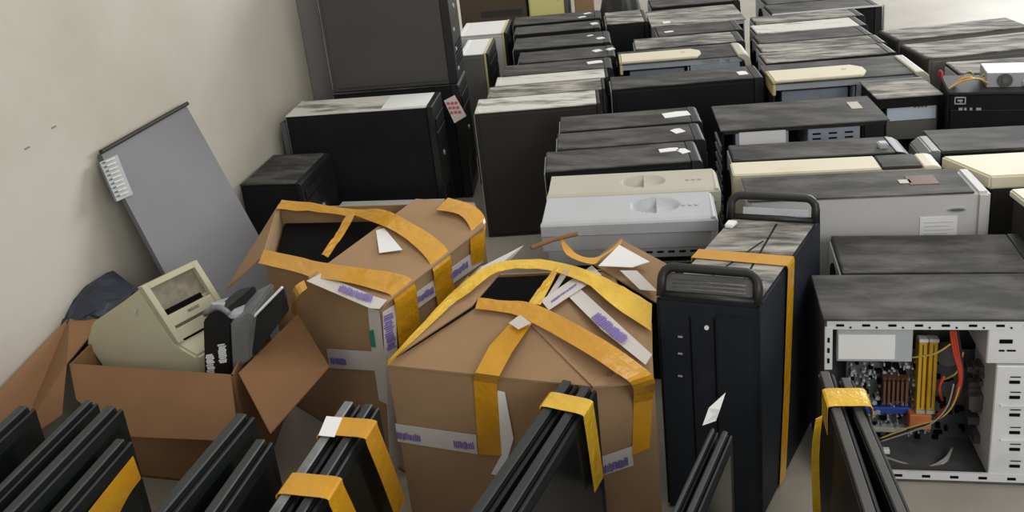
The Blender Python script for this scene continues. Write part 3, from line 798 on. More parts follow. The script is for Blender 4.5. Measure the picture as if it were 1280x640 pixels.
for k in range(9):
    f0 = (k+.3)/9.5; f1 = (k+.65)/9.5
    a0 = B0.lerp(B3_, f0).lerp(B1_.lerp(B2_, f0), .25); a1 = B0.lerp(B3_, f0).lerp(B1_.lerp(B2_, f0), .75)
    b0 = B0.lerp(B3_, f1).lerp(B1_.lerp(B2_, f1), .25); b1 = B0.lerp(B3_, f1).lerp(B1_.lerp(B2_, f1), .75)
    off = Vector((.006, -.004, .003))
    bs.slab([a0+off, a1+off, b1+off, b0+off], .003)
bs.build('bracket_teeth', 'ivory_pl', br)

# ------------------------------------------------------------------ cartons
TH = .005
def carton_walls(root, rim, bottom_in, m, org):
    """rim: world corner points in order; each wall is its own slab"""
    n = len(rim)
    for i in range(n):
        a = Vector(rim[i]); b = Vector(rim[(i+1) % n])
        mid = sum((Vector(q) for q in rim), Vector())/n
        nn = (b-a).cross(Vector((0, 0, 1))).normalized()
        if nn.dot(mid-a) < 0: nn = -nn
        pa = Vector((a.x, a.y, 0.0)); pb = Vector((b.x, b.y, 0.0))
        MB().extr([a-org, b-org, pb-org, pa-org], nn*TH).build('carton_wall', m, root)
    MB().extr([Vector((q[0], q[1], .0))-org for q in rim], (0, 0, .006)).build('carton_base', m, root)
def flap(root, pts, m, org, th=.004): return MB().slab([Vector(q)-org for q in pts], th, .0008).build('carton_flap', m, root)
def fanflap(root, pts, m, org, th=.004):           # bent board: one piece folded along lines from its first corner
    t = bmesh.new(); p = [Vector(q)-org for q in pts]; n = len(p)
    a = [t.verts.new(q) for q in p]; b = [t.verts.new(q-Vector((0, 0, th))) for q in p]
    for i in range(1, n-1): t.faces.new((a[0], a[i], a[i+1])); t.faces.new((b[0], b[i+1], b[i]))
    for i in range(n): t.faces.new((a[i], b[i], b[(i+1) % n], a[(i+1) % n]))
    bmesh.ops.recalc_face_normals(t, faces=t.faces[:]); mb = MB(); mb._merge(t)
    return mb.build('carton_flap', m, root)
def inset(pts, f, z0, z1, c=None):
    c = c or sum((Vector(q) for q in pts), Vector())/len(pts)
    return [Vector((q[0]+(c.x-q[0])*f, q[1]+(c.y-q[1])*f, z0)) for q in pts], (0, 0, z1-z0)
def tp(root, pairs, m, org, name='tape_strip', **k): return ribbon(name, pairs, m, root, org, **k)

# open carton with the printer
N1A = (-1.3799,1.3961,0.28); N1B = (-0.9832,1.3813,0.28)
o1 = Vector((N1A[0], N1A[1], 0))
n1 = thing('open_carton', 'open brown carton at left with its flaps folded out, holding a printer', 'box', o1)
N1C = (-1.045, 1.64, .28); N1D = (-1.41, 1.70, .28)
carton_walls(n1, [N1A, N1B, N1C, N1D], 0, 'card_d', o1)
flap(n1, [(-1.3787,1.3962,0.284), (-0.9873,1.3807,0.284), (-0.9428,1.2947,0.1919), (-1.1927,1.2972,0.1849), (-1.3386,1.346,0.2297)], 'card_d', o1)
flap(n1, [(-0.972,1.3858,0.285), (-0.9352,1.5905,0.3), (-0.8,1.4412,0.27), (-0.8656,1.2888,0.22)], 'card_d', o1)
flap(n1, [(-1.3767,1.3888,0.285), (-1.42, 1.62, .29), (-1.49, 1.55, .30), (-1.49, 1.20, .25), (-1.4212,1.2494,0.18), (-1.3685,1.3302,0.2)], 'card_d', o1)
# middle carton
FR2 = (-0.6752,1.4545,0.4); FL2 = (-1.0346,1.6657,0.4); BR2 = (-0.5565,1.8206,0.4); BB2 = (-0.6164,1.9617,0.4); BL2 = (-1.1342,1.9399,0.4)
o2 = Vector((FR2[0], FR2[1], 0))
n2 = thing('taped_carton', 'brown carton bound with amber tape behind the open printer carton, opening darkened by a filler', 'box', o2)
carton_walls(n2, [FL2, FR2, BR2, BB2, BL2], 0, 'card', o2)
flap(n2, [FL2, BL2, (-1.1622,1.961,0.37), (-1.1277,1.6374,0.33)], 'card', o2)                                   # left flap, hanging out
TF = ((-0.8647,1.5383,0.415), (-0.6687,1.4514,0.402), (-0.5514,1.8164,0.402), (-0.6048,1.9296,0.41), (-0.75,1.9222,0.425))
flap(n2, list(TF), 'card', o2)
fz = .412
fr2 = [((-1.0408,1.6818,0.41), (-1.0267,1.6254,0.405)), ((-0.9354,1.6383,0.415), (-0.9209,1.5813,0.41)), ((-0.8597,1.6,0.422), (-0.8531,1.5418,0.417)), ((-0.7591,1.5711,0.425), (-0.7738,1.5179,0.422)), ((-0.6855,1.5705,0.415), (-0.7016,1.4997,0.415)),
       ((-0.6382,1.5555,0.4034), (-0.6599,1.4886,0.404)), ((-0.6375,1.5577,0.3403), (-0.6601,1.4881,0.3458)), ((-0.6386,1.5544,0.2752), (-0.6615,1.4839,0.2813))]
tp(n2, fr2, 'tape', o2, jit=.001)
tp(n2, [((-0.8869,1.9001,0.41), (-0.901,1.8721,0.41)), ((-0.8084,1.8553,0.43), (-0.8004,1.7794,0.43)), ((-0.7121,1.7791,0.43), (-0.7349,1.733,0.43)), ((-0.6396,1.7255,0.418), (-0.6662,1.6744,0.418)), ((-0.5973,1.6819,0.403), (-0.6179,1.6184,0.4034)), ((-0.5971,1.6823,0.348), (-0.6177,1.619,0.3534)), ((-0.5967,1.6836,0.2815), (-0.6174,1.6199,0.2905))], 'tape', o2, jit=.001)
tp(n2, [((-1.1318,1.9585,0.412), (-1.1248,1.9139,0.405)), ((-1.0096,1.9264,0.412), (-0.9997,1.8998,0.402)), ((-0.9104,1.896,0.412), (-0.904,1.8665,0.404)), ((-0.8009,1.846,0.43), (-0.7988,1.8137,0.42))], 'tape', o2, jit=.004)
tp(n2, [((-0.8907,1.8798,0.415), (-0.9137,1.8722,0.41)), ((-0.8852,1.8103,0.405), (-0.9094,1.8192,0.405)), ((-0.8748,1.7279,0.408), (-0.8972,1.7526,0.408)), ((-0.8584,1.6299,0.418), (-0.8801,1.6448,0.418))], 'tape', o2, jit=.003)
tp(n2, [((-0.6676,1.9238,0.43), (-0.6769,1.8538,0.43)), ((-0.599,1.8913,0.425), (-0.6157,1.8371,0.425)), ((-0.5591,1.8514,0.41), (-0.5782,1.7913,0.41)), ((-0.5544,1.814,0.3705), (-0.5725,1.7584,0.386)), ((-0.5575,1.8046,0.3238), (-0.5737,1.7545,0.3356))], 'tape', o2)
tp(n2, [((-0.8477,1.498,0.417), (-0.8701,1.531,0.417)), ((-0.8678,1.4881,0.4), (-0.8938,1.5202,0.4)), ((-0.951,1.6119,0.2807), (-0.9704,1.6233,0.2796))], 'tape', o2)
# printed white tape along its edges
tp(n2, [((-0.8416,1.554,0.42), (-0.8601,1.5224,0.42)), ((-0.69,1.4766,0.412), (-0.6887,1.437,0.41)), ((-0.6637,1.4685,0.41), (-0.6688,1.4365,0.409))], 'wtape', o2, smooth=False, name='white_tape')
marks('tape_print', (-0.7741,1.4838,0.419), (-0.6891,1.4483,0.414), Vector((-0.7382,1.5134,0.414))-Vector((-0.7336,1.4843,0.414)), n2, o2, 8, seed=2)
tp(n2, [((-0.7078,1.4702,0.3919), (-0.6764,1.4518,0.3962)), ((-0.7183,1.4763,0.2991), (-0.6814,1.4547,0.3069)), ((-0.723,1.4791,0.1662), (-0.6868,1.4579,0.1679))], 'wtape', o2, smooth=False, name='white_tape')
marks('tape_print', (-0.6719,1.4516,0.3821), (-0.6729,1.4486,0.3038), Vector((-0.6616,1.4836,0.3705))-Vector((-0.6715,1.4531,0.3776)), n2, o2, 8, seed=5)
tp(n2, [((-0.6718,1.4551,0.3908), (-0.6593,1.4938,0.3865)), ((-0.6785,1.4346,0.2572), (-0.6666,1.4712,0.2517)), ((-0.6888,1.4028,0.0495), (-0.6769,1.4395,0.0401))], 'wtape', o2, smooth=False, name='white_tape')
tp(n2, [((-0.8668,1.5624,0.2307), (-0.8686,1.5635,0.181)), ((-0.6966,1.4624,0.2939), (-0.6969,1.4626,0.2486))], 'wtape', o2, smooth=False, name='white_tape')
marks('tape_print', (-0.8592,1.5568,0.1961), (-0.8052,1.5251,0.2155), (0, 0, .018), n2, o2, 4, seed=6)
tp(n2, [((-0.6549,1.5073,0.3787), (-0.6558,1.5045,0.3434)), ((-0.5598,1.8006,0.3608), (-0.5603,1.7991,0.3205))], 'wtape', o2, smooth=False, name='white_tape')
marks('tape_print', (-0.6377,1.5572,0.3501), (-0.6192,1.6142,0.3445), (0, 0, .018), n2, o2, 5, seed=7)
marks('tape_print', (-0.5995,1.6751,0.3421), (-0.5777,1.7422,0.3381), (0, 0, .018), n2, o2, 5, seed=8)
MB().slab([Vector(q)-o2 for q in ((-0.7918,1.7536,0.424), (-0.7768,1.7663,0.424), (-0.6982,1.6662,0.42), (-0.7463,1.6504,0.42))], .001).build('paper_scrap', 'label', n2)
MB().slab([Vector(q)-o2 for q in ((-0.7156,1.4713,0.336), (-0.7027,1.4637,0.3448), (-0.7046,1.4648,0.3033), (-0.7168,1.472,0.2983))], .001).build('green_scrap', 'teal', n2)
# black filler block, its colour stands for the deep shade in the opening
ci = thing('computer_tower', 'black filler block that darkens the inside of the amber-taped carton', 'computer case', (FL2[0], FL2[1], .0075), 0, 'black fillers darkening the cartons')
mf = tuple(Vector(FL2).lerp(Vector(FR2), .62)); mk = tuple(Vector(BL2).lerp(Vector(BB2), .60))
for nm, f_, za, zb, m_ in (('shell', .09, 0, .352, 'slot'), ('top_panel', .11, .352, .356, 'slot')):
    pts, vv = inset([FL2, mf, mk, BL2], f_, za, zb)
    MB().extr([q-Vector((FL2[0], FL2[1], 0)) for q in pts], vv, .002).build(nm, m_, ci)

# front carton
FL3 = (-0.619,1.3234,0.36); FR3 = (-0.2362,1.2857,0.36)
BR3 = (-.140, 1.372, .36); BK3 = (-.25, 1.70, .36); BL3 = (-.555, 1.665, .36)
o3 = Vector((FR3[0], FR3[1], 0))
n3 = thing('taped_carton', 'front brown carton bound with yellow tape, its opening darkened by a filler', 'box', o3)
carton_walls(n3, [FL3, FR3, BR3, BK3, BL3], 0, 'card', o3)
FF = ((-0.6185,1.323,0.362), (-0.2343,1.2829,0.362), (-0.378,1.4234,0.405), (-0.4695,1.464,0.408))
fanflap(n3, [(-0.378,1.4234,0.405), (-0.4695,1.464,0.408), (-0.6191,1.3204,0.362), (-0.234,1.2807,0.362)], 'card', o3)
fanflap(n3, [(-0.2332,1.2764,0.365), (-0.1357,1.309,0.358), (-0.144,1.4361,0.392), (-0.2468,1.6037,0.41), (-0.3676,1.4726,0.407), (-0.3767,1.4185,0.408)], 'card', o3)
lf = flap(n3, [(-0.6194,1.3034,0.37), (-0.4842,1.4481,0.41), (-0.4419,1.6187,0.42), (-0.4943,1.5615,0.435), (-0.5397,1.4348,0.42)], 'card', o3)
flap(n3, [(-0.5223,1.421,0.425), (-0.4931,1.5577,0.437), (-0.4214,1.6521,0.44), (-0.4398,1.6137,0.43)], 'wtape', o3)
bf = flap(n3, [(-0.2241,1.6833,0.44), (-0.1059,1.6008,0.415), (-0.1411,1.5049,0.395), (-0.2782,1.6147,0.42)], 'card', o3)
MB().tube([Vector(q)-o3 for q in ((-0.4031,1.6377,0.44), (-0.3636,1.6649,0.445), (-0.3123,1.685,0.45))], .005, 8).build('rolled_edge', 'card_d', n3)
MB().slab([Vector(q)-o3 for q in ((-0.2566,1.5788,0.432), (-0.2209,1.6401,0.447), (-0.1568,1.588,0.437), (-0.1901,1.5736,0.432))], .0015).build('paper_scrap', 'label', n3)
tp(n3, [((-0.1805,1.5682,0.428), (-0.2126,1.5638,0.43)), ((-0.1381,1.517,0.412), (-0.1711,1.5185,0.414))], 'wtape', o3, smooth=False, name='white_tape')
tp(n3, [((-0.3309,1.6503,0.445), (-0.3498,1.6837,0.445)), ((-0.3032,1.6163,0.437), (-0.325,1.6101,0.44)), ((-0.2705,1.6126,0.432), (-0.2702,1.5853,0.432)), ((-0.243,1.6292,0.438), (-0.2535,1.6071,0.435)), ((-0.2173,1.6692,0.447), (-0.2182,1.6441,0.445))], 'tape', o3)
# tapes over the opening
B3 = [((-0.6073,1.3072,0.378), (-0.6104,1.3039,0.37)), ((-0.5459,1.4193,0.422), (-0.5237,1.4236,0.42)), ((-0.5154,1.4857,0.435), (-0.4901,1.4674,0.43)), ((-0.4632,1.5606,0.443), (-0.4515,1.5367,0.438)), ((-0.377,1.5946,0.435), (-0.3755,1.5596,0.432)), ((-0.2769,1.5716,0.425), (-0.2826,1.5318,0.422)), ((-0.2017,1.5218,0.415), (-0.2181,1.461,0.412)), ((-0.146,1.4765,0.408), (-0.1428,1.4013,0.397))]
tp(n3, B3, 'ytape', o3, jit=.003)
tp(n3, [((-0.4764,1.4706,0.418), (-0.4753,1.4392,0.412)), ((-0.4248,1.4656,0.415), (-0.4231,1.4297,0.412)), ((-0.3624,1.4509,0.418), (-0.3744,1.4091,0.412)), ((-0.2473,1.3757,0.408), (-0.2613,1.3309,0.402)), ((-0.1676,1.3236,0.388), (-0.194,1.2874,0.386)), ((-0.1322,1.3023,0.366), (-0.1679,1.2818,0.366)), ((-0.1434,1.3635,0.28), (-0.1744,1.3357,0.2901)), ((-0.1535,1.3545,0.1836), (-0.1827,1.3283,0.1852))], 'tape', o3, jit=.001)
tp(n3, [((-0.3545,1.4073,0.412), (-0.3883,1.4243,0.411)), ((-0.3809,1.3265,0.394), (-0.4261,1.3443,0.394)), ((-0.3953,1.2796,0.376), (-0.4405,1.2877,0.375)), ((-0.4073,1.2985,0.3461), (-0.4506,1.3028,0.3477)), ((-0.4155,1.2993,0.1919), (-0.4607,1.3038,0.1887))], 'tape', o3, smooth=False)
tp(n3, [((-0.331,1.565,0.435), (-0.3457,1.5541,0.43)), ((-0.3469,1.5325,0.41), (-0.366,1.532,0.41)), ((-0.3512,1.4541,0.413), (-0.3768,1.459,0.413))], 'ytape', o3, jit=.003)
tp(n3, [((-0.3098,1.5522,0.435), (-0.3242,1.5608,0.432)), ((-0.3289,1.5394,0.41), (-0.3396,1.5455,0.41)), ((-0.338,1.4664,0.413), (-0.3483,1.4719,0.413))], 'wtape', o3, name='white_tape')
# printed white tape
tp(n3, [((-0.2738,1.605,0.418), (-0.2497,1.5656,0.418)), ((-0.3549,1.4734,0.412), (-0.3337,1.4409,0.411))], 'wtape', o3, smooth=False, name='white_tape')
marks('tape_print', (-0.3316,1.4649,0.414), (-0.2922,1.5297,0.416), Vector((-0.2988,1.5422,0.416))-Vector((-0.2922,1.5297,0.416)), n3, o3, 8, h=.5, seed=9)
tp(n3, [((-0.2919,1.527,0.414), (-0.3113,1.5004,0.413)), ((-0.2107,1.4275,0.402), (-0.2303,1.3958,0.401)), ((-0.1378,1.3423,0.388), (-0.1473,1.3196,0.382))], 'wtape', o3, smooth=False, name='white_tape')
marks('tape_print', (-0.2535,1.422,0.4075), (-0.1906,1.3552,0.3985), Vector((-0.2392,1.4487,0.407))-Vector((-0.2525,1.4256,0.407)), n3, o3, 9, seed=10)
tp(n3, [((-0.382,1.4117,0.417), (-0.3565,1.3885,0.415)), ((-0.3992,1.3914,0.412), (-0.3773,1.3724,0.411))], 'wtape', o3, smooth=False, name='white_tape')
tp(n3, [((-0.6218,1.3207,0.2325), (-0.6231,1.3208,0.1927)), ((-0.4606,1.3048,0.23), (-0.4627,1.305,0.1876))], 'wtape', o3, smooth=False, name='white_tape')
marks('tape_print', (-0.6217,1.3196,0.1991), (-0.5725,1.3148,0.199), (0, 0, .018), n3, o3, 6, seed=11)
marks('tape_print', (-0.507,1.3084,0.196), (-0.466,1.3043,0.1967), (0, 0, .018), n3, o3, 5, seed=12)
tp(n3, [((-0.4076,1.2996,0.3321), (-0.3944,1.2983,0.3304)), ((-0.4174,1.3005,0.1909), (-0.3885,1.2977,0.2333)), ((-0.4408,1.3028,0.1482), (-0.4195,1.3007,0.1444))], 'label', o3, smooth=False, name='white_tape')
tp(n3, [((-0.244,1.2747,0.2157), (-0.244,1.2746,0.1767)), ((-0.1818,1.3305,0.2042), (-0.1815,1.3308,0.1625))], 'wtape', o3, smooth=False, name='white_tape')
marks('tape_print', (-0.2325,1.2837,0.1769), (-0.1889,1.3227,0.1685), (0, 0, .020), n3, o3, 7, seed=13)
MB().disc(Vector((-0.206,1.2937,0.378))-o3, (0, 0, 1), .006, .002, 10).build('stain', 'chipb', n3)
ci = thing('computer_tower', 'black filler block that darkens the inside of the front yellow-taped carton', 'computer case', (FL3[0], FL3[1], .0075), 0, 'black fillers darkening the cartons')  # added black filler, hides the inner walls and paints the shade inside
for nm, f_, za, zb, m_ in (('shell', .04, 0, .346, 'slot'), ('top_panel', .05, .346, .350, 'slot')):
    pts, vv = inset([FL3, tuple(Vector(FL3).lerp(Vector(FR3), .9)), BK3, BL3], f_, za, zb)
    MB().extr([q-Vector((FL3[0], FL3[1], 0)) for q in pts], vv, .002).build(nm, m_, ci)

# ------------------------------------------------------------------ printer and the things in the open carton
yp = 1.475
pr_prof = [(-1.3969,1.475,0.2823), (-1.3702,1.475,0.3317), (-1.2694,1.475,0.3915), (-1.2242,1.475,0.4214), (-1.189,1.475,0.3251), (-1.1711,1.475,0.2881), (-1.126,1.475,0.2578), (-1.118,1.475,0.2098), (-1.1647,1.475,0.1459), (-1.3362,1.475,0.1475), (-1.3689,1.475,0.2153)]
e_top = Vector((-1.1685,1.6,0.4189)) - Vector((-1.2242,1.475,0.4214))
po = Vector((pr_prof[8][0], pr_prof[8][1], .0))
po = Vector((-1.2, 1.5, .006))
pr = thing('laser_printer', 'aged beige laser printer tipped on its side in the open carton', 'printer', po)
pp = [Vector(q)-po for q in pr_prof]
MB().extr(pp, e_top, .005, 2).build('housing', 'printer', pr)
A_ = pp[3]; Q_ = pp[5]-pp[3]; E_ = e_top; N_ = Q_.cross(E_).normalized()
if N_.z < 0: N_ = -N_
def face_slab(s0, s1, t0, t1, lift, th, name, m, parent=pr, bev=.001):
    g = lambda s_, t_: A_ + Q_*s_ + E_*t_ + N_*lift
    return MB().extr([g(s0, t0), g(s1, t0), g(s1, t1), g(s0, t1)], N_*th, bev, 1).build(name, m, parent)
face_slab(-.03, 1.0, .0, .10, -.004, .020, 'side_rim', 'printer')
face_slab(-.03, .95, .90, 1.0, -.004, .020, 'side_rim', 'printer')
face_slab(-.03, .06, .10, .90, -.004, .020, 'top_rim', 'printer')
rc = face_slab(.06, .50, .10, .90, -.002, .003, 'output_recess', 'printer_in')
face_slab(.46, .56, .14, .80, .001, .003, 'output_slot', 'slot', pr)
face_slab(.55, .74, .10, .90, .0, .014, 'paper_tray', 'printer')
face_slab(.60, .64, .42, .62, .0145, .0015, 'tray_handle', 'printer_in')
face_slab(.74, .79, .14, .86, .0, .003, 'tray_gap', 'printer_in')
face_slab(.79, .98, .10, .90, .0, .011, 'front_cover', 'printer')
face_slab(.98, 1.02, .14, .86, .0, .004, 'cover_gap', 'slot')
g_ = (-1.252,1.472,0.3684)
MB().disc(Vector(g_)-po+Vector((0, .002, 0)), (0, -1, 0), .009, .003, 16).build('round_badge', 'ivory_pl', pr)
# toner cartridge
to = Vector((-1.023,1.44,0.2964))
tn = thing('toner_cartridge', 'black and silver toner cartridge with white lettering beside the beige printer', 'cartridge', (to.x, to.y, .20))
tl = lambda px_, py_, yy: Vector((0, 0, 0))
oT = Vector((to.x, to.y, .20))
fp = [(-1.0659,1.44,0.3674), (-1.0447,1.44,0.3868), (-1.0063,1.44,0.3952), (-1.0024,1.44,0.3635), (-1.0287,1.44,0.2378), (-1.0943,1.44,0.2309)]
MB().extr([Vector(q)-oT for q in fp], (.035, .07, .02), .003).build('end_block', 'bplastic', tn)
fp = [(-1.0004,1.435,0.3685), (-0.9823,1.435,0.3765), (-0.9501,1.435,0.3921), (-0.9497,1.435,0.3774), (-0.9719,1.435,0.2824), (-1.0224,1.435,0.2454)]
MB().extr([Vector(q)-oT for q in fp], (.02, .08, .03), .004).build('drum_body', 'toner', tn)
fp = [(-1.0503,1.452,0.3927), (-0.9975,1.44,0.3693), (-0.964,1.455,0.3686), (-0.9737,1.5,0.3739), (-1.0589,1.53,0.3604)]
MB().slab([Vector(q)-oT+Vector((0, 0, .004)) for q in fp], .008, .002).build('silver_plate', 'tonerl', tn)
arc = [Vector(PY(256+i*5.2, 393-9*math.sin(i/6*math.pi), 1.436))-oT for i in range(7)]
MB().tube(arc, .006, 8).build('carry_handle', 'toner', tn, True)
for (x_, y_, h_, sd) in ((259, 467, .040, 4), (274, 454, .048, 6)):
    a0 = PY(x_, y_, 1.437); a1 = PY(x_-2, y_-24, 1.437)
    up_ = Vector(PY(x_+11, y_-2, 1.437))-Vector(a0)
    marks('printed_text', a0, a1, up_, tn, oT+Vector((0, .0005, 0)), 5, m='label', th=-.0012, seed=sd)
# black slab with white edge
bo = Vector((-0.9327,1.47,0.3378))
bs_ = thing('drive_bezel', 'black plastic plate with a bright white edge poking up in the open carton', 'plate', (bo.x, bo.y, .1))
oB = Vector((bo.x, bo.y, .1))
fp = [(-0.956,1.45,0.3681), (-0.8845,1.47,0.4339), (-0.8852,1.47,0.3767), (-0.8972,1.46,0.3637), (-0.9644,1.44,0.2871), (-0.973,1.44,0.2982)]
MB().slab([Vector(q)-oB for q in fp], .012, .002).build('plate_body', 'bplastic', bs_)
MB().tube([Vector((-0.9491,1.448,0.3788))-oB, Vector((-0.8851,1.468,0.435))-oB], .0028, 8).build('white_edge', 'label', bs_)
# navy plastic sheet stuffed behind the printer
vo = Vector((-1.42, 1.66, .25))
nv = thing('navy_plastic_bag', 'crumpled dark navy plastic bag between the printer and the wall', 'bag', vo)
vo = Vector(nv.location)
ol = [(-1.6007,1.56,0.2755), (-1.5529,1.6,0.3112), (-1.4563,1.66,0.3568), (-1.3751,1.63,0.3212), (-1.3844,1.58,0.2779), (-1.4622,1.54,0.1891), (-1.4997,1.52,0.2009)]
cn = sum((Vector(q) for q in ol), Vector())/len(ol)
t = bmesh.new(); rings = []
ring0 = [Vector(ol[i]).lerp(Vector(ol[(i+1) % len(ol)]), k/3) for i in range(len(ol)) for k in range(3)]
for k in range(1, 7):
    f = k/6
    rings.append([t.verts.new(cn.lerp(Vector(q), f)-vo+Vector((0, -.05*(1-f*f), .02*(1-f*f)))+Vector((rnd.uniform(-1, 1), rnd.uniform(-1, 1), rnd.uniform(-1, 1)))*.004*(k < 6)) for q in ring0])
c_ = t.verts.new(cn-vo+Vector((0, -.055, .02))); n_ = len(ring0)
for i in range(n_): t.faces.new((c_, rings[0][i], rings[0][(i+1) % n_]))
for k in range(5):
    for i in range(n_): t.faces.new((rings[k][i], rings[k+1][i], rings[k+1][(i+1) % n_], rings[k][(i+1) % n_]))
bk = [t.verts.new(v.co+Vector((-.005, .03, -.01))) for v in rings[5]]
for i in range(n_): t.faces.new((rings[5][i], bk[i], bk[(i+1) % n_], rings[5][(i+1) % n_]))
t.faces.new(bk)
bmesh.ops.recalc_face_normals(t, faces=t.faces[:])
mb = MB(); mb._merge(t); mb.build('bag_body', 'navy', nv)

# ------------------------------------------------------------------ tall taped tower with handles
Tf = (-0.1325,1.4183,-8)
HT = .455; WT = .178; DT = .375
tt = thing('server_tower', 'tall navy-black tower with loop handles front and rear, bound with amber tape', 'computer case', (Tf[0], Tf[1], 0), Tf[2])
lean = .115      # sides run slightly to the right with depth
def skew(mb):
    for v in mb.bm.verts: v.co.x += v.co.y*lean*2.0
    return mb
skew(MB().box(.004, WT-.004, .012, DT, .0, HT-.003, .004)).build('shell', 'tsteel', tt)
skew(MB().box(.008, WT-.008, .014, DT-.004, HT-.004, HT, .001, 1)).build('dusty_top', 'dust_mid', tt)
ln_ = MB()
for (a0, b0, c0, d0) in ((.055, .07, .10, .25), (.12, .08, .10, .33)): ln_.extr([(a0, b0, HT-.001), (a0+.004, b0, HT-.001), (c0+.004, d0, HT-.001), (c0, d0, HT-.001)], (0, 0, .0015))
skew(ln_).build('top_seam', 'black', tt)
MB().box(0, WT, -.004, .016, .0, HT+.002, .006).build('front_bezel', 'tsteel', tt)
fb = bpy.data.objects[tt.children[-1].name] if tt.children else tt
gr_ = MB(); 
for xx in (.058, .100): gr_.box(xx, xx+.0025, -.0055, -.003, .02, HT-.03)
gr_.build('panel_seam', 'slot', tt)
MB().box(.103, WT-.008, -.0075, -.003, .03, HT-.02, .003).build('front_door', 'tsteel', tt)
for py_ in (419, 440, 468):
    a = LV('Tf', 851, py_); MB().box(a[0]-.004, a[0]+.004, -.0065, -.003, a[1]-.0012, a[1]+.0012).build('indicator_mark', 'comp', tt)
a = (0.088,0.4083); MB().disc((a[0], -.0055, a[1]), (0, -1, 0), .004, .003, 14).build('key_lock', 'label', tt)
a = (0.0924,0.3064)
def loop_handle(y0, z0, w, hgt, tilt, inner):
    r = .02; pts = []
    x0_, x1_ = .006+y0*lean*2, w-.006+y0*lean*2
    def pt(x, u): return (x, y0+u*tilt, z0+u)
    base = [(x0_, 0)] + [(x0_+r-r*math.cos(k/4*math.pi/2), hgt-r+r*math.sin(k/4*math.pi/2)) for k in range(5)] + [(x1_-r+r*math.sin(k/4*math.pi/2), hgt-r+r*math.cos(k/4*math.pi/2)) for k in range(5)] + [(x1_, 0)]
    MB().tube([pt(x, u) for x, u in base], .0085, 10).build('loop_handle', 'bplastic', tt, True)
    MB().tube([pt(x0_, .004), pt(x1_, .004)], .007, 8).build('handle_foot', 'bplastic', tt, True)
    if inner:
        g = MB()
        for k in range(4):
            u = .008+k*.006
            g.extr([pt(x0_+.02, u), pt(x1_-.02, u), pt(x1_-.02, u+.003), pt(x0_+.02, u+.003)], (0, .003, 0))
        g.build('dusty_grille', 'dust_light', tt)
        MB().extr([pt(x0_+.006, .004), pt(x1_-.006, .004), pt(x1_-.006, .036), pt(x0_+.006, .036)], (0, .004, 0)).build('grille_plate', 'inner', tt)
loop_handle(.006, HT, WT, .046, .55, True)
loop_handle(DT-.03, HT, WT, .046, .35, False)
xs = (DT-.03)*lean*2
MB().extr([(.03+xs, DT-.028, HT+.004), (WT-.02+xs, DT-.028, HT+.004), (WT-.02+xs, DT-.022, HT+.022), (.03+xs, DT-.022, HT+.022)], (0, .004, 0)).build('pale_strip', 'zinc', tt)
pl = (0.0908,0.3062)
MB().extr([(pl[0]-.012, pl[1]-.01, HT+.0005), (pl[0]+.004, pl[1]-.012, HT+.0005), (pl[0]+.012, pl[1]+.012, HT+.0005), (pl[0]-.008, pl[1]+.014, HT+.0005)], (0, 0, .008), .002).build('paper_wad', 'label', tt)
# tape loop over top and down the right side
a = (0.0367,0.1664); b = (0.2193,0.1566); c = (0.0368,0.1303); d = (0.214,0.1157)
ya, yb2 = .155, .192
def sx(x, y): return x+y*lean*2
ribbon('tape_strip', [((sx(-.004, yb2)+.003, yb2, HT-.05), (sx(-.004, ya)+.003, ya, HT-.05)), ((sx(.0, yb2), yb2, HT+.003), (sx(.0, ya), ya, HT+.003)), ((sx(WT-.002, yb2), yb2-.004, HT+.003), (sx(WT-.002, ya), ya-.006, HT+.003)),
                      ((sx(WT, yb2), yb2-.006, HT-.004), (sx(WT, ya), ya-.006, HT-.004)), ((sx(WT, yb2-.03), yb2-.03, .20), (sx(WT, ya-.03), ya-.03, .20)), ((sx(WT, yb2-.06), yb2-.06, .003), (sx(WT, ya-.06), ya-.06, .003))], 'tape', tt, smooth=False)

# ------------------------------------------------------------------ flat monitors standing on edge in the foreground
def monitor(label, far, near, hgt, th, group, edge='mon_e', ext=.44, side=1, lean_=0.0, h_th=.0):
    """far, near: two world points on the top edge; the slab runs from far towards near for ext metres. side=+1: screen faces +x"""
    f = Vector(far); n = Vector(near); d = (n-f); d.z = 0; d.normalize()
    ang = math.atan2(d.y, d.x)
    root = thing('flat_monitor', label, 'monitor', (f.x, f.y, 0), 0, group, (lean_, 0, ang))
    # local x along the edge (towards the camera), local y: left of travel = +y
    s_ = side
    yb = lambda a, b: (min(a*s_, b*s_), max(a*s_, b*s_))
    y0, y1 = yb(0, th*.70); MB().box(0, ext, y0, y1, 0, hgt-.003, .004).build('back_shell', 'mon', root)
    y0, y1 = yb(th*.74, th); MB().box(-.002, ext+.002, y0, y1, 0, hgt-.009, .002, 1).build('front_frame', 'mon', root)
    y0, y1 = yb(th, th+.0015); MB().box(.018, ext-.018, y0, y1, .03, hgt-.030).build('screen', 'screen', root)
    y0, y1 = yb(.002, th*.66); MB().box(.003, ext-.003, y0, y1, hgt-.004, hgt, .002, 1).build('top_edge', edge, root)
    return root
GM = 'flat monitors standing on edge in front'
HM = .38
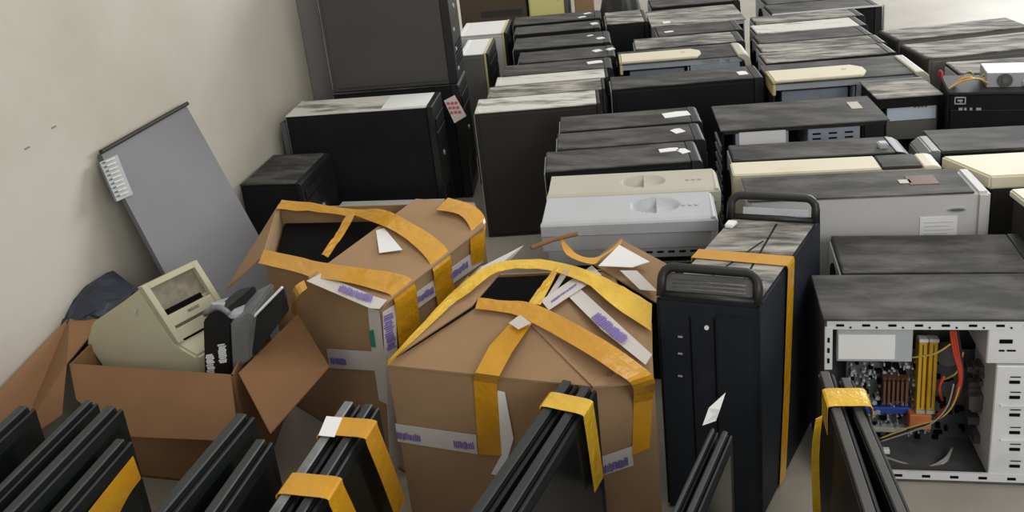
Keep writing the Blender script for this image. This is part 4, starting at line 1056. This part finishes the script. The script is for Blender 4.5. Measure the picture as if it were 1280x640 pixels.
def band(far, near, t0, wid, across, drop, m='tape', parent=None, hgt=HM, both=True, slip=0.0, drop2=None, over=.0):
    """tape loop round a monitor pair: across = total thickness, t0 = distance from the far end"""
    f = Vector(far); d = Vector(near)-f; d.z = 0; d.normalize(); s_ = Vector((-d.y, d.x, 0))
    f = Vector((f.x, f.y, 0))
    P_ = lambda t_, y_, z_: f + d*t_ + s_*y_ + Vector((0, 0, z_))
    dl = drop; dr = drop if drop2 is None else drop2
    pairs = []
    for (y_, z_, dt) in ((-.003, hgt-dl, slip), (-.003, hgt-.01, 0), (0, hgt+.002, 0), (across*.5, hgt+.003, 0), (across, hgt+.002, 0), (across+.004, hgt-.012, over), (across+.004, hgt-dr*.5, over+slip*.5), (across+.004, hgt-dr, over+slip)):
        pairs.append((P_(t0+dt, y_, z_), P_(t0+wid+dt, y_, z_)))
    return pairs

# pair A, centre: (710,470)
fa = (-0.2839,1.2765,0.38); na = (-0.365,0.9547,0.38)
m1 = monitor('black monitor of the centre front pair, left slab nearest the front carton', fa, na, HM, .028, GM, side=1)
fb2 = (-0.2491,1.2629,0.38); nb2 = (-0.3226,0.959,0.38)
m2 = monitor('black monitor of the centre front pair, right slab facing the navy-black tower', fb2, nb2, HM, .026, GM, side=1)
fs = fa
t_a = thing('tape_band', 'yellow tape band round the centre front monitor pair', 'tape', (fa[0], fa[1], 0), 0)
ribbon('tape_loop', band(fa, na, .045, .04, .070, .06, drop2=.16, slip=-.015), 'ytape', t_a, (fa[0], fa[1], 0), n=3)
ribbon('tape_tail', [((-0.2584,1.2232,0.375), (-0.2463,1.2113,0.372)), ((-0.264,1.2131,0.32), (-0.2456,1.2146,0.32)), ((-0.2631,1.2161,0.27), (-0.2433,1.2279,0.27)), ((-0.2747,1.2015,0.2), (-0.2424,1.2432,0.2))], 'tape', t_a, (fa[0], fa[1], 0), n=3)

# pair B, left of centre: (440,500)
fc = (-0.6457,1.1902,0.38); nc = (-0.6556,0.9252,0.38)
m3 = monitor('monitor with a pale worn grey edge, left slab of the twice-taped pair', fc, nc, HM, .028, GM, side=1, edge='mon_p')
fd = (-0.6079,1.1864,0.38); nd = (-0.6163,0.9292,0.38)
m4 = monitor('monitor with a dark edge, right slab of the twice-taped pair', fd, nd, HM, .026, GM, side=1)
t_b = thing('tape_band', 'two amber tape bands round the monitor pair below the amber-taped carton', 'tape', (fc[0], fc[1], 0), 0)
ribbon('tape_loop', band(fc, nc, .050, .045, .078, .03, drop2=.20, slip=-.05), 'tape', t_b, (fc[0], fc[1], 0), n=3)
ribbon('tape_loop', band(fc, nc, .185, .045, .078, .03, drop2=.16, slip=-.04), 'tape', t_b, (fc[0], fc[1], 0), n=3)
ribbon('painted_glint', [((-0.6261,1.1374,0.3835), (-0.6553,1.1393,0.3835)), ((-0.6199,1.0894,0.3835), (-0.6481,1.091,0.3835))], 'label', t_b, (fc[0], fc[1], 0), smooth=False)  # highlight on the tape, painted as a white strip

# far left groups
fe = (-0.8223,1.144,0.38); ne = (-0.8324,0.9072,0.38)
monitor('dark monitor with a broad edge before the open carton, left of its lower neighbour', fe, ne, HM, .032, GM, side=1)
ff = (-0.7628,1.0949,0.37); nf = (-0.7613,0.8941,0.37)
monitor('dark monitor close beside the broad-edged one, lower and to its right', ff, nf, .37, .028, GM, side=1)
fg = (-1.1297,1.1573,0.38); ng = (-1.1232,0.9081,0.38)
monitor('dark monitor at left, first of the three side by side under the carton corner', fg, ng, HM, .022, GM, side=1)
fh = (-1.0778,1.1449,0.38); nh = (-1.0721,0.8995,0.38)
monitor('dark monitor at left, middle of the three side by side', fh, nh, HM, .030, GM, side=1)
fi = (-1.0223,1.0861,0.36); ni = (-1.0165,0.9108,0.36)
monitor('dark monitor at left, lowest of the three, amber tape on its face', fi, ni, .36, .028, GM, side=1)
t_c = thing('tape_band', 'amber tape strip on the lowest of the three left monitors', 'tape', (fi[0], fi[1], 0), 0)
ribbon('tape_loop', [((-0.9917,1.0772,0.33), (-0.9926,1.0817,0.28)), ((-0.9879,1.0153,0.33), (-0.9885,1.0396,0.28)), ((-0.9825,0.9477,0.33), (-0.9888,0.9892,0.26))], 'tape', t_c, (fi[0], fi[1], 0), n=3)
fj = (-1.249,1.1322,0.38); nj = (-1.242,0.9545,0.38)
monitor('dark monitor cut off by the left edge of the picture', fj, nj, HM, .030, GM, side=1)

# thin pair in front of the navy tower
fk = (-0.0389,1.1819,0.37); nk = (-0.0991,0.9636,0.37)
monitor('thin dark monitor in front of the navy-black tower, left slab', fk, nk, .37, .012, GM, side=1)
fl = tuple(Vector(fk)+(Vector(nk)-Vector(fk)).normalized().cross(Vector((0, 0, -1)))*.0175); nl = nk
monitor('thin dark monitor in front of the navy-black tower, right slab', fl, tuple(Vector(fl)+Vector(nk)-Vector(fk)), .37, .016, GM, side=1)
o = MB().slab([Vector(q)-Vector((-0.0363,1.1793,0.375)) for q in ((-0.0506,1.1743,0.375), (-0.0404,1.1845,0.4), (-0.0149,1.1966,0.42), (-0.0237,1.1818,0.4), (-0.0302,1.1809,0.38))], .0015).build('paper_tag', 'label')
o.location = (-0.0363,1.1793,0.375); tag(o, 'white paper tag sticking up from the thin monitors before the navy-black tower', 'tag')

# pair at right, brownish edges, before the open motherboard case
fm = (0.1311,1.3261,0.38); nm = (0.1563,1.0077,0.38)
m5 = monitor('brownish-edged monitor before the open motherboard case, left of its pair', fm, nm, HM, .026, GM, side=1, edge='mon_b')
fn_ = (0.1623,1.3176,0.375); nn_ = (0.197,1.0174,0.375)
m6 = monitor('brownish-edged monitor before the open motherboard case, right slab of its pair', fn_, nn_, .375, .024, GM, side=1, edge='mon_b')
t_d = thing('tape_band', 'yellow tape band round the pair before the open motherboard case', 'tape', (fm[0], fm[1], 0), 0)
ribbon('tape_loop', band(fm, nm, .055, .045, .060, .05, drop2=.02, slip=0), 'ytape', t_d, (fm[0], fm[1], 0), n=3)
ribbon('tape_tail', [((0.1267,1.2075,0.378), (0.1167,1.199,0.378)), ((0.1232,1.2131,0.3), (0.1113,1.2121,0.3)), ((0.1278,1.2277,0.18), (0.1155,1.2264,0.18))], 'ytape', t_d, (fm[0], fm[1], 0), n=3)
# loose white cable end on the floor beside them
